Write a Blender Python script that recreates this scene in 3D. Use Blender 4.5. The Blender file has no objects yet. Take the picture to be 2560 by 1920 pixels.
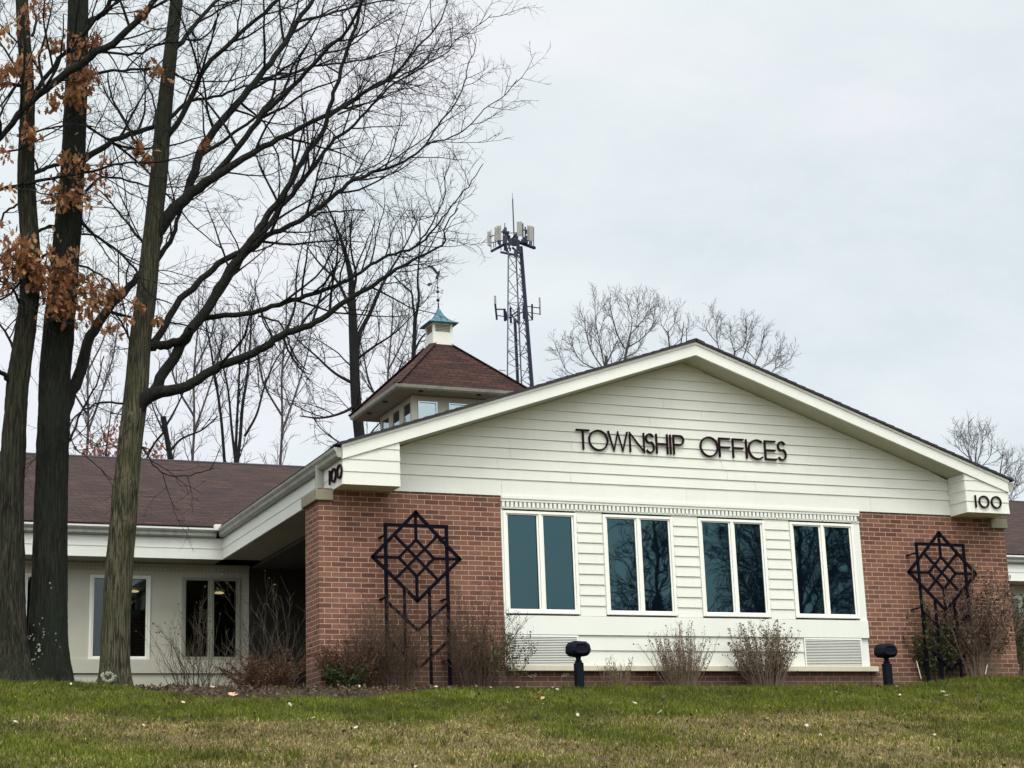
import bpy, math, random
import numpy as np
from mathutils import Matrix, Vector
from math import radians, sin, cos, pi

scene = bpy.context.scene
COL = scene.collection
random.seed(7)

# ------------------------------------------------------------------ camera geometry (calibrated to the building)
CAM = np.array([-6.557, -21.773, -1.867])
_yaw, _pit, _rol = 0.4074, 0.2498, -0.0356
FPX = 4347.1
_F = np.array([sin(_yaw)*cos(_pit), cos(_yaw)*cos(_pit), sin(_pit)])
_r = np.array([cos(_yaw), -sin(_yaw), 0.0]); _u = np.cross(_r, _F)
_R = cos(_rol)*_r + sin(_rol)*_u
_U = -sin(_rol)*_r + cos(_rol)*_u

def at(u, v, y):
    """point of the plane Y=y that the surveyed sight line u,v meets (used to take real positions off the photo)"""
    d = _F + _R*(u-1280)/FPX - _U*(v-960)/FPX
    return CAM + d*(y-CAM[1])/d[1]

# ------------------------------------------------------------------ tags and building helpers
def tag(o, label=None, cat=None, group=None, kind=None):
    if label: o['label'] = label
    if cat: o['category'] = cat
    if group: o['group'] = group
    if kind: o['kind'] = kind
    return o

def empty(name, loc=(0, 0, 0), label=None, cat=None, group=None):
    o = bpy.data.objects.new(name, None); COL.objects.link(o)
    o.location = loc; o.empty_display_size = .2
    return tag(o, label, cat, group)

def auto_uv(me):
    n = len(me.loops)
    co = np.empty(len(me.vertices)*3); me.vertices.foreach_get('co', co); co = co.reshape(-1, 3)
    li = np.empty(n, dtype=np.int64); me.loops.foreach_get('vertex_index', li)
    pn = np.empty(len(me.polygons)*3); me.polygons.foreach_get('normal', pn); pn = pn.reshape(-1, 3)
    lt = np.empty(len(me.polygons), dtype=np.int64); me.polygons.foreach_get('loop_total', lt)
    N = np.repeat(pn, lt, axis=0); P = co[li]
    uv = np.stack([P[:, 0], P[:, 2]], 1)
    ax = np.abs(N[:, 0]) > np.maximum(np.abs(N[:, 1]), np.abs(N[:, 2]))
    uv[ax] = P[ax][:, [1, 2]]
    az = np.abs(N[:, 2]) > .6
    sx = az & (np.abs(N[:, 0]) > .15); sy = az & (np.abs(N[:, 1]) > .15); fl = az & ~sx & ~sy
    uv[fl] = P[fl][:, [0, 1]]
    k = np.sqrt(1+(N[:, 0]/np.maximum(N[:, 2], .1))**2)
    uv[sx] = np.stack([P[sx][:, 1], np.abs(P[sx][:, 0]-5.565)*k[sx]], 1)
    k = np.sqrt(1+(N[:, 1]/np.maximum(N[:, 2], .1))**2)
    uv[sy] = np.stack([P[sy][:, 0], P[sy][:, 1]*k[sy]], 1)
    l = me.uv_layers.new(name='UVMap'); l.data.foreach_set('uv', uv.ravel())

class MB:
    def __init__(self): self.v = []; self.f = []; self.M = Matrix.Identity(4)
    def add(self, vs, fs):
        b = len(self.v)
        self.v += [tuple(self.M @ Vector(p)) for p in vs]
        self.f += [tuple(b+i for i in q) for q in fs]
    def box(self, x0, x1, y0, y1, z0, z1):
        if x0 > x1: x0, x1 = x1, x0
        if y0 > y1: y0, y1 = y1, y0
        if z0 > z1: z0, z1 = z1, z0
        self.add([(x0,y0,z0),(x1,y0,z0),(x1,y1,z0),(x0,y1,z0),(x0,y0,z1),(x1,y0,z1),(x1,y1,z1),(x0,y1,z1)],
                 [(0,3,2,1),(4,5,6,7),(0,1,5,4),(1,2,6,5),(2,3,7,6),(3,0,4,7)])
    def prism(self, poly, y0, y1):          # poly in x,z, counter-clockwise seen from -y
        n = len(poly)
        self.add([(x, y0, z) for x, z in poly]+[(x, y1, z) for x, z in poly],
                 [tuple(range(n)), tuple(range(2*n-1, n-1, -1))]+[(i, n+i, n+(i+1) % n, (i+1) % n) for i in range(n)])
    def extrude(self, poly, x0, x1):        # poly in y,z swept along x
        n = len(poly)
        self.add([(x0, y, z) for y, z in poly]+[(x1, y, z) for y, z in poly],
                 [tuple(range(n-1, -1, -1)), tuple(range(n, 2*n))]+[(i, (i+1) % n, n+(i+1) % n, n+i) for i in range(n)])
    def bar(self, a, b, w, d=None, up=(0, 1, 0)):
        """rectangular bar from a to b; w across, d along 'up'"""
        d = d or w
        a = Vector(a); b = Vector(b); t = (b-a).normalized(); u = Vector(up)
        s = t.cross(u)
        if s.length < 1e-3: s = t.cross(Vector((1, 0, 0)))
        s.normalize(); u = s.cross(t).normalized()
        vs = []
        for p in (a, b):
            for i, j in ((-1,-1),(1,-1),(1,1),(-1,1)): vs.append(p+s*w/2*i+u*d/2*j)
        self.add(vs, [(0,1,2,3),(7,6,5,4),(0,4,5,1),(1,5,6,2),(2,6,7,3),(3,7,4,0)])
    def rod(self, a, b, r, r2=None, n=8):
        r2 = r if r2 is None else r2
        a = Vector(a); b = Vector(b); t = (b-a).normalized()
        s = t.cross(Vector((0, 0, 1)) if abs(t.z) < .9 else Vector((1, 0, 0))).normalized(); u = s.cross(t)
        vs = [a+(s*cos(2*pi*i/n)+u*sin(2*pi*i/n))*r for i in range(n)]+[b+(s*cos(2*pi*i/n)+u*sin(2*pi*i/n))*r2 for i in range(n)]
        self.add(vs, [tuple(range(n)), tuple(range(2*n-1, n-1, -1))]+[(i, n+i, n+(i+1) % n, (i+1) % n) for i in range(n)])
    def lathe(self, prof, c, n=14):         # prof = (r, z) list round c
        vs = []
        for r, z in prof:
            for i in range(n): vs.append((c[0]+r*cos(2*pi*i/n), c[1]+r*sin(2*pi*i/n), c[2]+z))
        fs = []
        for k in range(len(prof)-1):
            for i in range(n):
                fs.append((k*n+i, k*n+(i+1) % n, (k+1)*n+(i+1) % n, (k+1)*n+i))
        fs.append(tuple(range(n-1, -1, -1))); fs.append(tuple(range((len(prof)-1)*n, len(prof)*n)))
        self.add(vs, fs)
    def ribbon(self, pts, w, y0, y1, closed=False):
        """stroke of width w along x,z points, cut out of a plate y0..y1"""
        P = [Vector(p) for p in pts]; n = len(P); L = []; Rr = []
        for i in range(n):
            a = P[i-1] if (i > 0 or closed) else None
            b = P[(i+1) % n] if (i < n-1 or closed) else None
            d1 = (P[i]-a).normalized() if a is not None else None
            d2 = (b-P[i]).normalized() if b is not None else None
            if d1 is None: d1 = d2
            if d2 is None: d2 = d1
            t = (d1+d2)
            t = t.normalized() if t.length > 1e-4 else d1
            nrm = Vector((-t.y, t.x)); k = max(.5, nrm.dot(Vector((-d1.y, d1.x))))
            L.append(P[i]+nrm*w/2/k); Rr.append(P[i]-nrm*w/2/k)
        vs = [(p.x, y0, p.y) for p in L]+[(p.x, y0, p.y) for p in Rr]+[(p.x, y1, p.y) for p in L]+[(p.x, y1, p.y) for p in Rr]
        fs = []; m = n if closed else n-1
        for i in range(m):
            j = (i+1) % n
            fs += [(i, n+i, n+j, j), (2*n+i, 2*n+j, 3*n+j, 3*n+i), (i, j, 2*n+j, 2*n+i), (n+i, 3*n+i, 3*n+j, n+j)]
        if not closed: fs += [(0, 2*n, 3*n, n), (n-1, 2*n-1, 4*n-1, 3*n-1)]
        self.add(vs, fs)
    def build(self, name, mat, parent=None, bevel=0, smooth=False, uv=True, recalc=True):
        me = bpy.data.meshes.new(name); me.from_pydata(self.v, [], self.f); me.update()
        if recalc:
            import bmesh
            bm = bmesh.new(); bm.from_mesh(me); bmesh.ops.recalc_face_normals(bm, faces=bm.faces); bm.to_mesh(me); bm.free()
        if uv: auto_uv(me)
        me.materials.append(mat)
        if smooth: me.polygons.foreach_set('use_smooth', [True]*len(me.polygons))
        o = bpy.data.objects.new(name, me); COL.objects.link(o)
        if parent is not None:
            o.parent = parent; o.matrix_parent_inverse = Matrix.Translation(-Vector(parent_loc(parent)))
        if bevel:
            b = o.modifiers.new('Bevel', 'BEVEL'); b.width = bevel; b.segments = 2; b.limit_method = 'ANGLE'; b.angle_limit = radians(40)
        return o

def parent_loc(p):
    return Vector(p.location)          # every object keeps its own world place; the inverse cancels the parent's

def child_of(o, parent):
    o.parent = parent; o.matrix_parent_inverse = Matrix.Translation(-parent_loc(parent)); return o

# ------------------------------------------------------------------ materials
def nmat(name):
    m = bpy.data.materials.new(name); m.use_nodes = True
    nt = m.node_tree; b = nt.nodes['Principled BSDF']; b.inputs['Specular IOR Level'].default_value = .3
    return m, nt, b
def N(nt, t, **kw):
    n = nt.nodes.new(t)
    for k, v in kw.items():
        if k.startswith('i_'): n.inputs[k[2:].replace('_', ' ')].default_value = v
        else: setattr(n, k, v)
    return n
def ramp(nt, fac, stops, interp='LINEAR'):
    r = nt.nodes.new('ShaderNodeValToRGB'); r.color_ramp.interpolation = interp
    e = r.color_ramp.elements
    while len(e) < len(stops): e.new(.5)
    for i, (p, c) in enumerate(stops): e[i].position = p; e[i].color = (*c, 1) if len(c) == 3 else c
    nt.links.new(fac, r.inputs[0]); return r.outputs[0]
def mix(nt, f, a, b, mode='MIX'):
    m = nt.nodes.new('ShaderNodeMix'); m.data_type = 'RGBA'; m.blend_type = mode
    for s, v in ((m.inputs['Factor'], f), (m.inputs['A'], a), (m.inputs['B'], b)):
        if hasattr(v, 'links'): nt.links.new(v, s)
        else: s.default_value = v if not isinstance(v, tuple) or len(v) == 4 else (*v, 1)
    return m.outputs['Result']
def noise(nt, scale, vec=None, detail=4, rough=.6, dist=0):
    n = N(nt, 'ShaderNodeTexNoise'); n.inputs['Scale'].default_value = scale; n.inputs['Detail'].default_value = detail
    n.inputs['Roughness'].default_value = rough; n.inputs['Distortion'].default_value = dist
    if vec is not None: nt.links.new(vec, n.inputs['Vector'])
    return n.outputs['Fac']
def bump(nt, h, b, strength=.3, dist=.01):
    n = N(nt, 'ShaderNodeBump'); n.inputs['Strength'].default_value = strength; n.inputs['Distance'].default_value = dist
    nt.links.new(h, n.inputs['Height']); nt.links.new(n.outputs[0], b.inputs['Normal'])
def coords(nt, which='Object', scale=(1, 1, 1)):
    t = N(nt, 'ShaderNodeTexCoord'); m = N(nt, 'ShaderNodeMapping'); m.inputs['Scale'].default_value = scale
    nt.links.new(t.outputs[which], m.inputs['Vector']); return m.outputs[0]

def painted(name, col, var=.06, rough=.55, dirt=(.45, .43, .36), dirtamt=.25, bumpy=.1):
    m, nt, b = nmat(name); v = coords(nt)
    n1 = noise(nt, 1.3, v, 5); n2 = noise(nt, 30, v, 3)
    vs = coords(nt, 'Object', (7, 7, .7)); n3 = noise(nt, 1.0, vs, 5, .65)
    dark = tuple(c*(1-var*2) for c in col)
    c = mix(nt, ramp(nt, n1, [(.35, (0,)*3), (.65, (1,)*3)]), dark, col)
    f = ramp(nt, n3, [(.5, (0,)*3), (.75, (dirtamt,)*3)])
    c = mix(nt, f, c, dirt)
    nt.links.new(c, b.inputs['Base Color']); b.inputs['Roughness'].default_value = rough
    bump(nt, n2, b, bumpy, .002)
    return m

def solid(name, col, rough=.5, metallic=0, var=.15, scale=20):
    m, nt, b = nmat(name); v = coords(nt)
    n = noise(nt, scale, v, 4)
    c = mix(nt, n, tuple(x*(1-var) for x in col), tuple(min(1, x*(1+var)) for x in col))
    nt.links.new(c, b.inputs['Base Color']); b.inputs['Roughness'].default_value = rough; b.inputs['Metallic'].default_value = metallic
    return m

def brick_mat():
    m, nt, b = nmat('brick')
    t = N(nt, 'ShaderNodeTexCoord'); mp = N(nt, 'ShaderNodeMapping'); mp.inputs['Location'].default_value = (.03, .026, 0)
    nt.links.new(t.outputs['UV'], mp.inputs['Vector'])
    # slight waviness of the courses
    wn = N(nt, 'ShaderNodeTexNoise'); wn.inputs['Scale'].default_value = 9; nt.links.new(mp.outputs[0], wn.inputs['Vector'])
    sub = N(nt, 'ShaderNodeVectorMath', operation='MULTIPLY_ADD'); sub.inputs[1].default_value = (.006, .004, 0)
    nt.links.new(wn.outputs['Color'], sub.inputs[0]); nt.links.new(mp.outputs[0], sub.inputs[2])
    br = N(nt, 'ShaderNodeTexBrick'); nt.links.new(sub.outputs[0], br.inputs['Vector'])
    br.inputs['Scale'].default_value = 1; br.inputs['Brick Width'].default_value = .2032; br.inputs['Row Height'].default_value = .0677
    br.inputs['Mortar Size'].default_value = .0050; br.inputs['Mortar Smooth'].default_value = .25; br.inputs['Bias'].default_value = 0
    br.inputs['Color1'].default_value = (0, 0, 0, 1); br.inputs['Color2'].default_value = (1, 1, 1, 1); br.inputs['Mortar'].default_value = (.5, .5, .5, 1)
    per = ramp(nt, br.outputs['Color'], [(0, (.092, .040, .030)), (.3, (.150, .061, .042)), (.6, (.190, .082, .056)), (.85, (.235, .110, .076)), (1, (.105, .052, .042))])
    n = noise(nt, 26, mp.outputs[0], 5, .7); n2 = noise(nt, 1.1, mp.outputs[0], 4)
    per = mix(nt, ramp(nt, n, [(.38, (0,)*3), (.72, (.55,)*3)]), per, (.10, .045, .035))
    per = mix(nt, ramp(nt, n2, [(.45, (0,)*3), (.7, (.35,)*3)]), per, (.27, .135, .09))
    sp0 = N(nt, 'ShaderNodeSeparateXYZ'); nt.links.new(mp.outputs[0], sp0.inputs[0]); n4 = noise(nt, 3.2, mp.outputs[0], 5, .7)
    ad0 = N(nt, 'ShaderNodeMath', operation='MULTIPLY_ADD'); ad0.inputs[1].default_value = -1.3; nt.links.new(sp0.outputs[1], ad0.inputs[0]); nt.links.new(n4, ad0.inputs[2])
    stain = ramp(nt, ad0.outputs[0], [(-.0, (0,)*3), (.45, (.75,)*3)])
    per = mix(nt, stain, per, (.105, .07, .05))
    mort = mix(nt, n, (.34, .23, .16), (.56, .40, .30))
    mort = mix(nt, stain, mort, (.22, .16, .115)); c = mix(nt, br.outputs['Fac'], per, mort)
    nt.links.new(c, b.inputs['Base Color']); b.inputs['Roughness'].default_value = .85
    inv = N(nt, 'ShaderNodeMath', operation='SUBTRACT'); inv.inputs[0].default_value = 1; nt.links.new(br.outputs['Fac'], inv.inputs[1])
    ad = N(nt, 'ShaderNodeMath', operation='MULTIPLY_ADD'); ad.inputs[1].default_value = .35; nt.links.new(n, ad.inputs[0]); nt.links.new(inv.outputs[0], ad.inputs[2])
    bump(nt, ad.outputs[0], b, .7, .006)
    return m

def shingle_mat(name, cols, dark, bw=.32, bh=.14):
    m, nt, b = nmat(name)
    t = N(nt, 'ShaderNodeTexCoord')
    br = N(nt, 'ShaderNodeTexBrick'); nt.links.new(t.outputs['UV'], br.inputs['Vector'])
    br.inputs['Scale'].default_value = 1; br.inputs['Brick Width'].default_value = bw; br.inputs['Row Height'].default_value = bh
    br.inputs['Mortar Size'].default_value = .009; br.inputs['Mortar Smooth'].default_value = .2; br.offset = .37
    br.inputs['Color1'].default_value = (0, 0, 0, 1); br.inputs['Color2'].default_value = (1, 1, 1, 1); br.inputs['Mortar'].default_value = (.3, .3, .3, 1)
    n = noise(nt, 28, t.outputs['UV'], 5, .75); mpv = N(nt, 'ShaderNodeMapping'); mpv.inputs['Scale'].default_value = (1.6, 8.5, 1)
    nt.links.new(t.outputs['UV'], mpv.inputs['Vector']); n2 = noise(nt, 1, mpv.outputs[0], 4, .7)
    c = ramp(nt, br.outputs['Color'], [(0, cols[0]), (.4, cols[1]), (.75, cols[2]), (1, cols[3])])
    c = mix(nt, ramp(nt, n2, [(.46, (0,)*3), (.55, (.9,)*3)]), c, dark)
    c = mix(nt, ramp(nt, n, [(.35, (0,)*3), (.8, (.45,)*3)]), c, tuple(x*1.7 for x in cols[2]))
    f = N(nt, 'ShaderNodeMath', operation='MULTIPLY'); f.inputs[1].default_value = .85; nt.links.new(br.outputs['Fac'], f.inputs[0])
    c = mix(nt, f.outputs[0], c, tuple(x*.25 for x in dark))
    nt.links.new(c, b.inputs['Base Color']); b.inputs['Roughness'].default_value = .95
    # saw-tooth relief of the courses
    sp = N(nt, 'ShaderNodeSeparateXYZ'); nt.links.new(t.outputs['UV'], sp.inputs[0])
    dv = N(nt, 'ShaderNodeMath', operation='DIVIDE'); dv.inputs[1].default_value = bh; nt.links.new(sp.outputs[1], dv.inputs[0])
    fr = N(nt, 'ShaderNodeMath', operation='FRACT'); nt.links.new(dv.outputs[0], fr.inputs[0])
    bump(nt, fr.outputs[0], b, .8, .02)
    return m

def bark_mat(name, c1, c2, moss, mossamt=.5, light=None):
    m, nt, b = nmat(name)
    v = coords(nt, 'Object', (1, 1, .075)); v2 = coords(nt)
    n = noise(nt, 52, v, 6, .62, .25); n2 = noise(nt, 2.6, v2, 4); n3 = noise(nt, 16, v2, 4, .7)
    c = ramp(nt, n, [(.44, c1), (.50, tuple((a+b)*.38 for a, b in zip(c1, c2))), (.58, c2)])
    c = mix(nt, ramp(nt, n2, [(.38, (0,)*3), (.62, (mossamt,)*3)]), c, moss)
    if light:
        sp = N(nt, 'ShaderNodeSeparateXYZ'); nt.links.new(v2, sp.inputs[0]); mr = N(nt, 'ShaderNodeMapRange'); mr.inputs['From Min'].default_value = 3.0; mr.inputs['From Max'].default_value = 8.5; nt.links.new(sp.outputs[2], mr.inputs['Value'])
        c = mix(nt, mr.outputs[0], c, mix(nt, n, (.006, .007, .006), (.034, .038, .022)))  # upper trunk darkened by height: backlit shade put into the bark colour
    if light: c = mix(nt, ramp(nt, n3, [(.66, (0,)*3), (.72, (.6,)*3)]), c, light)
    nt.links.new(c, b.inputs['Base Color']); b.inputs['Roughness'].default_value = .95
    bump(nt, n, b, 1.0, .045)
    return m

def leaf_mat(name, cols, trans=.25):
    m, nt, b = nmat(name)
    g = N(nt, 'ShaderNodeNewGeometry')
    c = ramp(nt, g.outputs['Random Per Island'], [(i/(len(cols)-1), c) for i, c in enumerate(cols)])
    nt.links.new(c, b.inputs['Base Color']); b.inputs['Roughness'].default_value = .6
    tr = N(nt, 'ShaderNodeBsdfTranslucent'); nt.links.new(c, tr.inputs['Color'])
    ms = N(nt, 'ShaderNodeMixShader'); ms.inputs[0].default_value = trans
    nt.links.new(b.outputs[0], ms.inputs[1]); nt.links.new(tr.outputs[0], ms.inputs[2])
    nt.links.new(ms.outputs[0], nt.nodes['Material Output'].inputs['Surface'])
    return m

def glass_mat(name, tint, refl, body, fac=.16):
    """tinted pane: mirror-like share + see-through share darkened by the tint"""
    m = bpy.data.materials.new(name); m.use_nodes = True; nt = m.node_tree; nt.nodes.clear()
    out = N(nt, 'ShaderNodeOutputMaterial'); g = N(nt, 'ShaderNodeBsdfGlossy'); g.inputs['Roughness'].default_value = .015
    g.inputs['Color'].default_value = (*refl, 1)
    v = coords(nt); n = noise(nt, 1.1, v, 2)
    bp = N(nt, 'ShaderNodeBump'); bp.inputs['Strength'].default_value = .12; bp.inputs['Distance'].default_value = .02
    nt.links.new(n, bp.inputs['Height']); nt.links.new(bp.outputs[0], g.inputs['Normal'])
    t = N(nt, 'ShaderNodeBsdfTransparent'); t.inputs['Color'].default_value = (*tint, 1)
    d = N(nt, 'ShaderNodeBsdfDiffuse'); d.inputs['Color'].default_value = (*body, 1)
    m1 = N(nt, 'ShaderNodeMixShader'); m1.inputs[0].default_value = .35
    nt.links.new(t.outputs[0], m1.inputs[1]); nt.links.new(d.outputs[0], m1.inputs[2])
    lw = N(nt, 'ShaderNodeFresnel'); lw.inputs['IOR'].default_value = 1.5
    ad = N(nt, 'ShaderNodeMath', operation='ADD'); ad.inputs[1].default_value = fac; ad.use_clamp = True; nt.links.new(lw.outputs[0], ad.inputs[0])
    m2 = N(nt, 'ShaderNodeMixShader'); nt.links.new(ad.outputs[0], m2.inputs[0])
    nt.links.new(m1.outputs[0], m2.inputs[1]); nt.links.new(g.outputs[0], m2.inputs[2])
    nt.links.new(m2.outputs[0], out.inputs['Surface'])
    return m

M = {}
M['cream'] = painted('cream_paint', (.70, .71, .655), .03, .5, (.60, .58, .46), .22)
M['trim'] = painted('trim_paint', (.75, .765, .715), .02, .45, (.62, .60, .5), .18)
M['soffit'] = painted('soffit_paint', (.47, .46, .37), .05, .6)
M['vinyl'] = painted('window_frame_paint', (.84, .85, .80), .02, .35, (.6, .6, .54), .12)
M['shaded_cream'] = painted('shaded_cream_paint', (.50, .49, .41), .03, .55, (.5, .49, .4), .25)  # cream darkened in its colour for the shade under the wing eaves
M['greentrim'] = painted('weathered_and_gap_shade_paint', (.33, .34, .27), .06, .6)  # also used as painted shade between the dentils
M['gutter'] = painted('gutter_paint', (.36, .37, .33), .08, .4, (.12, .13, .10), .7)
M['stone'] = painted('cap_stone', (.27, .25, .18), .12, .8, (.22, .2, .14), .5, .5)
M['sill'] = painted('sill_stone', (.62, .57, .45), .06, .8, (.4, .36, .28), .3, .5)
M['brick'] = brick_mat()
M['shingle'] = shingle_mat('roof_shingle', [(.016, .0095, .010), (.040, .020, .018), (.068, .035, .027), (.028, .019, .018)], (.008, .0075, .009))
M['shingle_red'] = shingle_mat('lantern_shingle', [(.026, .013, .012), (.046, .019, .016), (.066, .026, .020), (.036, .017, .015)], (.010, .007, .008), .22, .105)
M['edge'] = solid('shingle_edge', (.035, .033, .04), .9)
M['glass'] = glass_mat('window_glass', (.08, .16, .18), (.32, .62, .69), (.007, .016, .026), .088)
M['glass_lantern'] = glass_mat('lantern_glass', (.5, .6, .6), (.75, .85, .9), (.02, .03, .03), .40)
M['glass_wing'] = glass_mat('wing_glass', (.5, .55, .5), (.7, .8, .85), (.004, .006, .004), .02)
M['black'] = solid('trellis_paint', (.003, .003, .008), .9)
M['black'].node_tree.nodes['Principled BSDF'].inputs['Specular IOR Level'].default_value = .08
M['letter'] = solid('letter_metal', (.016, .004, .009), .7)
M['lamp'] = solid('lamp_housing', (.004, .006, .012), .7)
for _k in ('lamp', 'letter'): M[_k].node_tree.nodes['Principled BSDF'].inputs['Specular IOR Level'].default_value = .12
M['copper'] = None
M['darkmetal'] = solid('dark_metal', (.03, .028, .03), .5, .6)
M['steel'] = solid('tower_steel', (.10, .115, .15), .6, .3)
M['cable'] = solid('tower_cable', (.012, .016, .04), .6)
M['panel'] = solid('antenna_cover', (.38, .38, .36), .5)
M['radio'] = solid('radio_unit', (.05, .06, .09), .6)
M['bark_moss_backlit'] = bark_mat('mossy_bark_backlit_top', (.014, .013, .009), (.125, .112, .074), (.058, .060, .023), .55, (.15, .15, .10))
M['bark_limb'] = bark_mat('limb_bark', (.004, .004, .005), (.020, .018, .016), (.010, .014, .008), .5)
M['bark_dark'] = bark_mat('dark_bark', (.003, .003, .003), (.022, .022, .015), (.008, .015, .007), .7)
M['bark_brown'] = bark_mat('furrowed_bark', (.004, .004, .003), (.052, .046, .030), (.017, .023, .009), .6)
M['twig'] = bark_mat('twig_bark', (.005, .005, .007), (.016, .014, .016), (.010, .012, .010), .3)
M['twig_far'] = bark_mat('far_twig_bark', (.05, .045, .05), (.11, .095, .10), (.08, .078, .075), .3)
M['lichen'] = solid('pale_lichen', (.24, .25, .20), .9, 0, .3, 40)
M['lichen_light'] = solid('mortar_smear_mat', (.5, .47, .42), .9, 0, .2, 60)
M['oakleaf'] = leaf_mat('dry_oak_leaf', [(.15, .06, .025), (.28, .125, .055), (.42, .24, .12), (.22, .085, .04), (.34, .16, .065), (.12, .055, .03)], .35)
M['pinkleaf'] = leaf_mat('reddish_leaf', [(.22, .06, .05), (.28, .10, .07), (.12, .09, .05)])
M['barberry'] = leaf_mat('barberry_leaf', [(.07, .025, .017), (.125, .045, .026), (.08, .045, .022), (.04, .03, .017)])
M['darkgreen'] = leaf_mat('dark_green_leaf', [(.010, .018, .007), (.028, .042, .012), (.065, .080, .024), (.018, .028, .010)])
M['burgundy'] = leaf_mat('burgundy_leaf', [(.05, .02, .022), (.09, .04, .035), (.12, .075, .06), (.05, .05, .025)])
M['sprout'] = leaf_mat('young_leaf', [(.05, .07, .02), (.09, .10, .035), (.06, .055, .025)])
M['bud'] = leaf_mat('dry_seed_pod', [(.05, .03, .02), (.09, .055, .035), (.07, .05, .03)], .1)
M['shrubstem'] = solid('shrub_stem', (.20, .15, .105), .85, 0, .5, 25)
M['shrubstem_dark'] = solid('dark_shrub_stem', (.085, .058, .040), .85, 0, .5, 25)
M['shrubstem_grey'] = solid('grey_shrub_stem', (.075, .06, .045), .85, 0, .5, 25)
M['paleleaf'] = leaf_mat('pale_fallen_leaf', [(.42, .36, .26), (.55, .50, .40), (.36, .27, .18)], .1)
M['tanleaf'] = solid('tan_fallen_leaf', (.50, .30, .19), .8)
M['needle'] = leaf_mat('conifer_foliage', [(.008, .016, .008), (.014, .028, .012), (.02, .035, .015)], .05)
M['interior'] = solid('interior_wall', (.10, .10, .09), .9)
M['white_stick'] = solid('white_stake', (.6, .56, .48), .7)
M['dark_paint'] = solid('near_black_paint', (.03, .028, .022), .5)  # also colours the painted gap shade of panes and vents
def emis(name, c, s):
    m, nt, b = nmat(name); b.inputs['Emission Color'].default_value = (*c, 1); b.inputs['Emission Strength'].default_value = s; b.inputs['Base Color'].default_value = (*c, 1); return m
M['lit'] = emis('lit_ceiling_lamp', (1, .72, .42), 4)
def copper():
    m, nt, b = nmat('verdigris_copper'); v = coords(nt, 'Object', (3, 3, 1)); n = noise(nt, 5, v, 5, .7)
    c = ramp(nt, n, [(.3, (.025, .05, .06)), (.5, (.05, .13, .17)), (.62, (.10, .23, .29)), (.74, (.08, .06, .045))])
    nt.links.new(c, b.inputs['Base Color']); b.inputs['Roughness'].default_value = .45; b.inputs['Metallic'].default_value = .35
    return m
M['copper'] = copper()

# ------------------------------------------------------------------ ground
def sstep(a, b, x):
    t = np.clip((x-a)/(b-a), 0, 1); return t*t*(3-2*t)
_rs = np.random.RandomState(3)
_waves = [(_rs.uniform(.6, 5.5), _rs.uniform(0, 2*pi), _rs.uniform(0, 2*pi)) for _ in range(26)]
def vnoise(x, y, s=1.0):
    t = 0; w = 0
    for k, a, p in _waves:
        am = 1/(.6+k*.5); t = t+am*np.sin(s*k*(x*cos(a)+y*sin(a))+p+1.3*np.sin(s*k*.6*(y*cos(a)-x*sin(a))+p*2)); w += am*.5
    return t/w
def ground_z(x, y):
    x = np.asarray(x, float); y = np.asarray(y, float)
    d = np.clip(-.25-y, 0, None)
    dd = np.where(d < 1.2, d*d/2.4, d-.6)                        # eased brow of the bank
    z = -.166*np.clip(dd, 0, 20.5)*1.0
    z = z-.02*sstep(0, .5, d)*0
    top = sstep(-3, -.2, y)
    z = z-.105+top*(.025*sstep(-.6, -2.0, x)+.05*sstep(-2.85, -3.3, x)+.14*sstep(8.3, 10.0, x))
    z = z+.012*vnoise(x, y, .5)*sstep(.2, -1, y)
    return z
def green_amount(x, y):
    n = vnoise(x*1.0, y*.55, .8); n2 = vnoise(x+9, y+4, 2.6)
    g = sstep(-6.0, -4.3, y+.5*n+.3*n2)
    s = x-(-4.4+(y+2.5)*.1)                                       # metres in from the left-hand side of the bank
    blob = lambda cx, cy, rx, ry: np.exp(-(((x-cx)/rx)**2+((y-cy)/ry)**2))
    b = blob(-4.6, -7.0, 1.2, 1.6)+.8*blob(-3.2, -7.6, .7, .6)+1.1*blob(.9, -6.7, .55, .9)+1.2*blob(6.3, -6.6, 1.5, 1.2)+1.1*blob(4.9, -8.6, 1.1, .9)-.55*blob(3.4, -5.0, 1.4, .6)-.6*blob(-3.9, -4.2, .5, .5)
    b = b+.35*blob(-.7, -8.4, .5, .5)-.5*blob(8.2, -3.2, 1.0, .6)
    return np.clip(g+b+.30*n2+.22*n-.06, 0, 1)
def mulch_amount(x, y):
    e = -.62+.12*vnoise(x, y, 2.0)-1.5*sstep(-2.9, -1.9, x)*sstep(2.0, -.6, x)-.35*sstep(4., 2., x)+1.2*sstep(8.5, 9.5, x)+1.6*sstep(-2.5, -3.0, x)
    return sstep(e-.15, e+.12, y)

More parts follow.
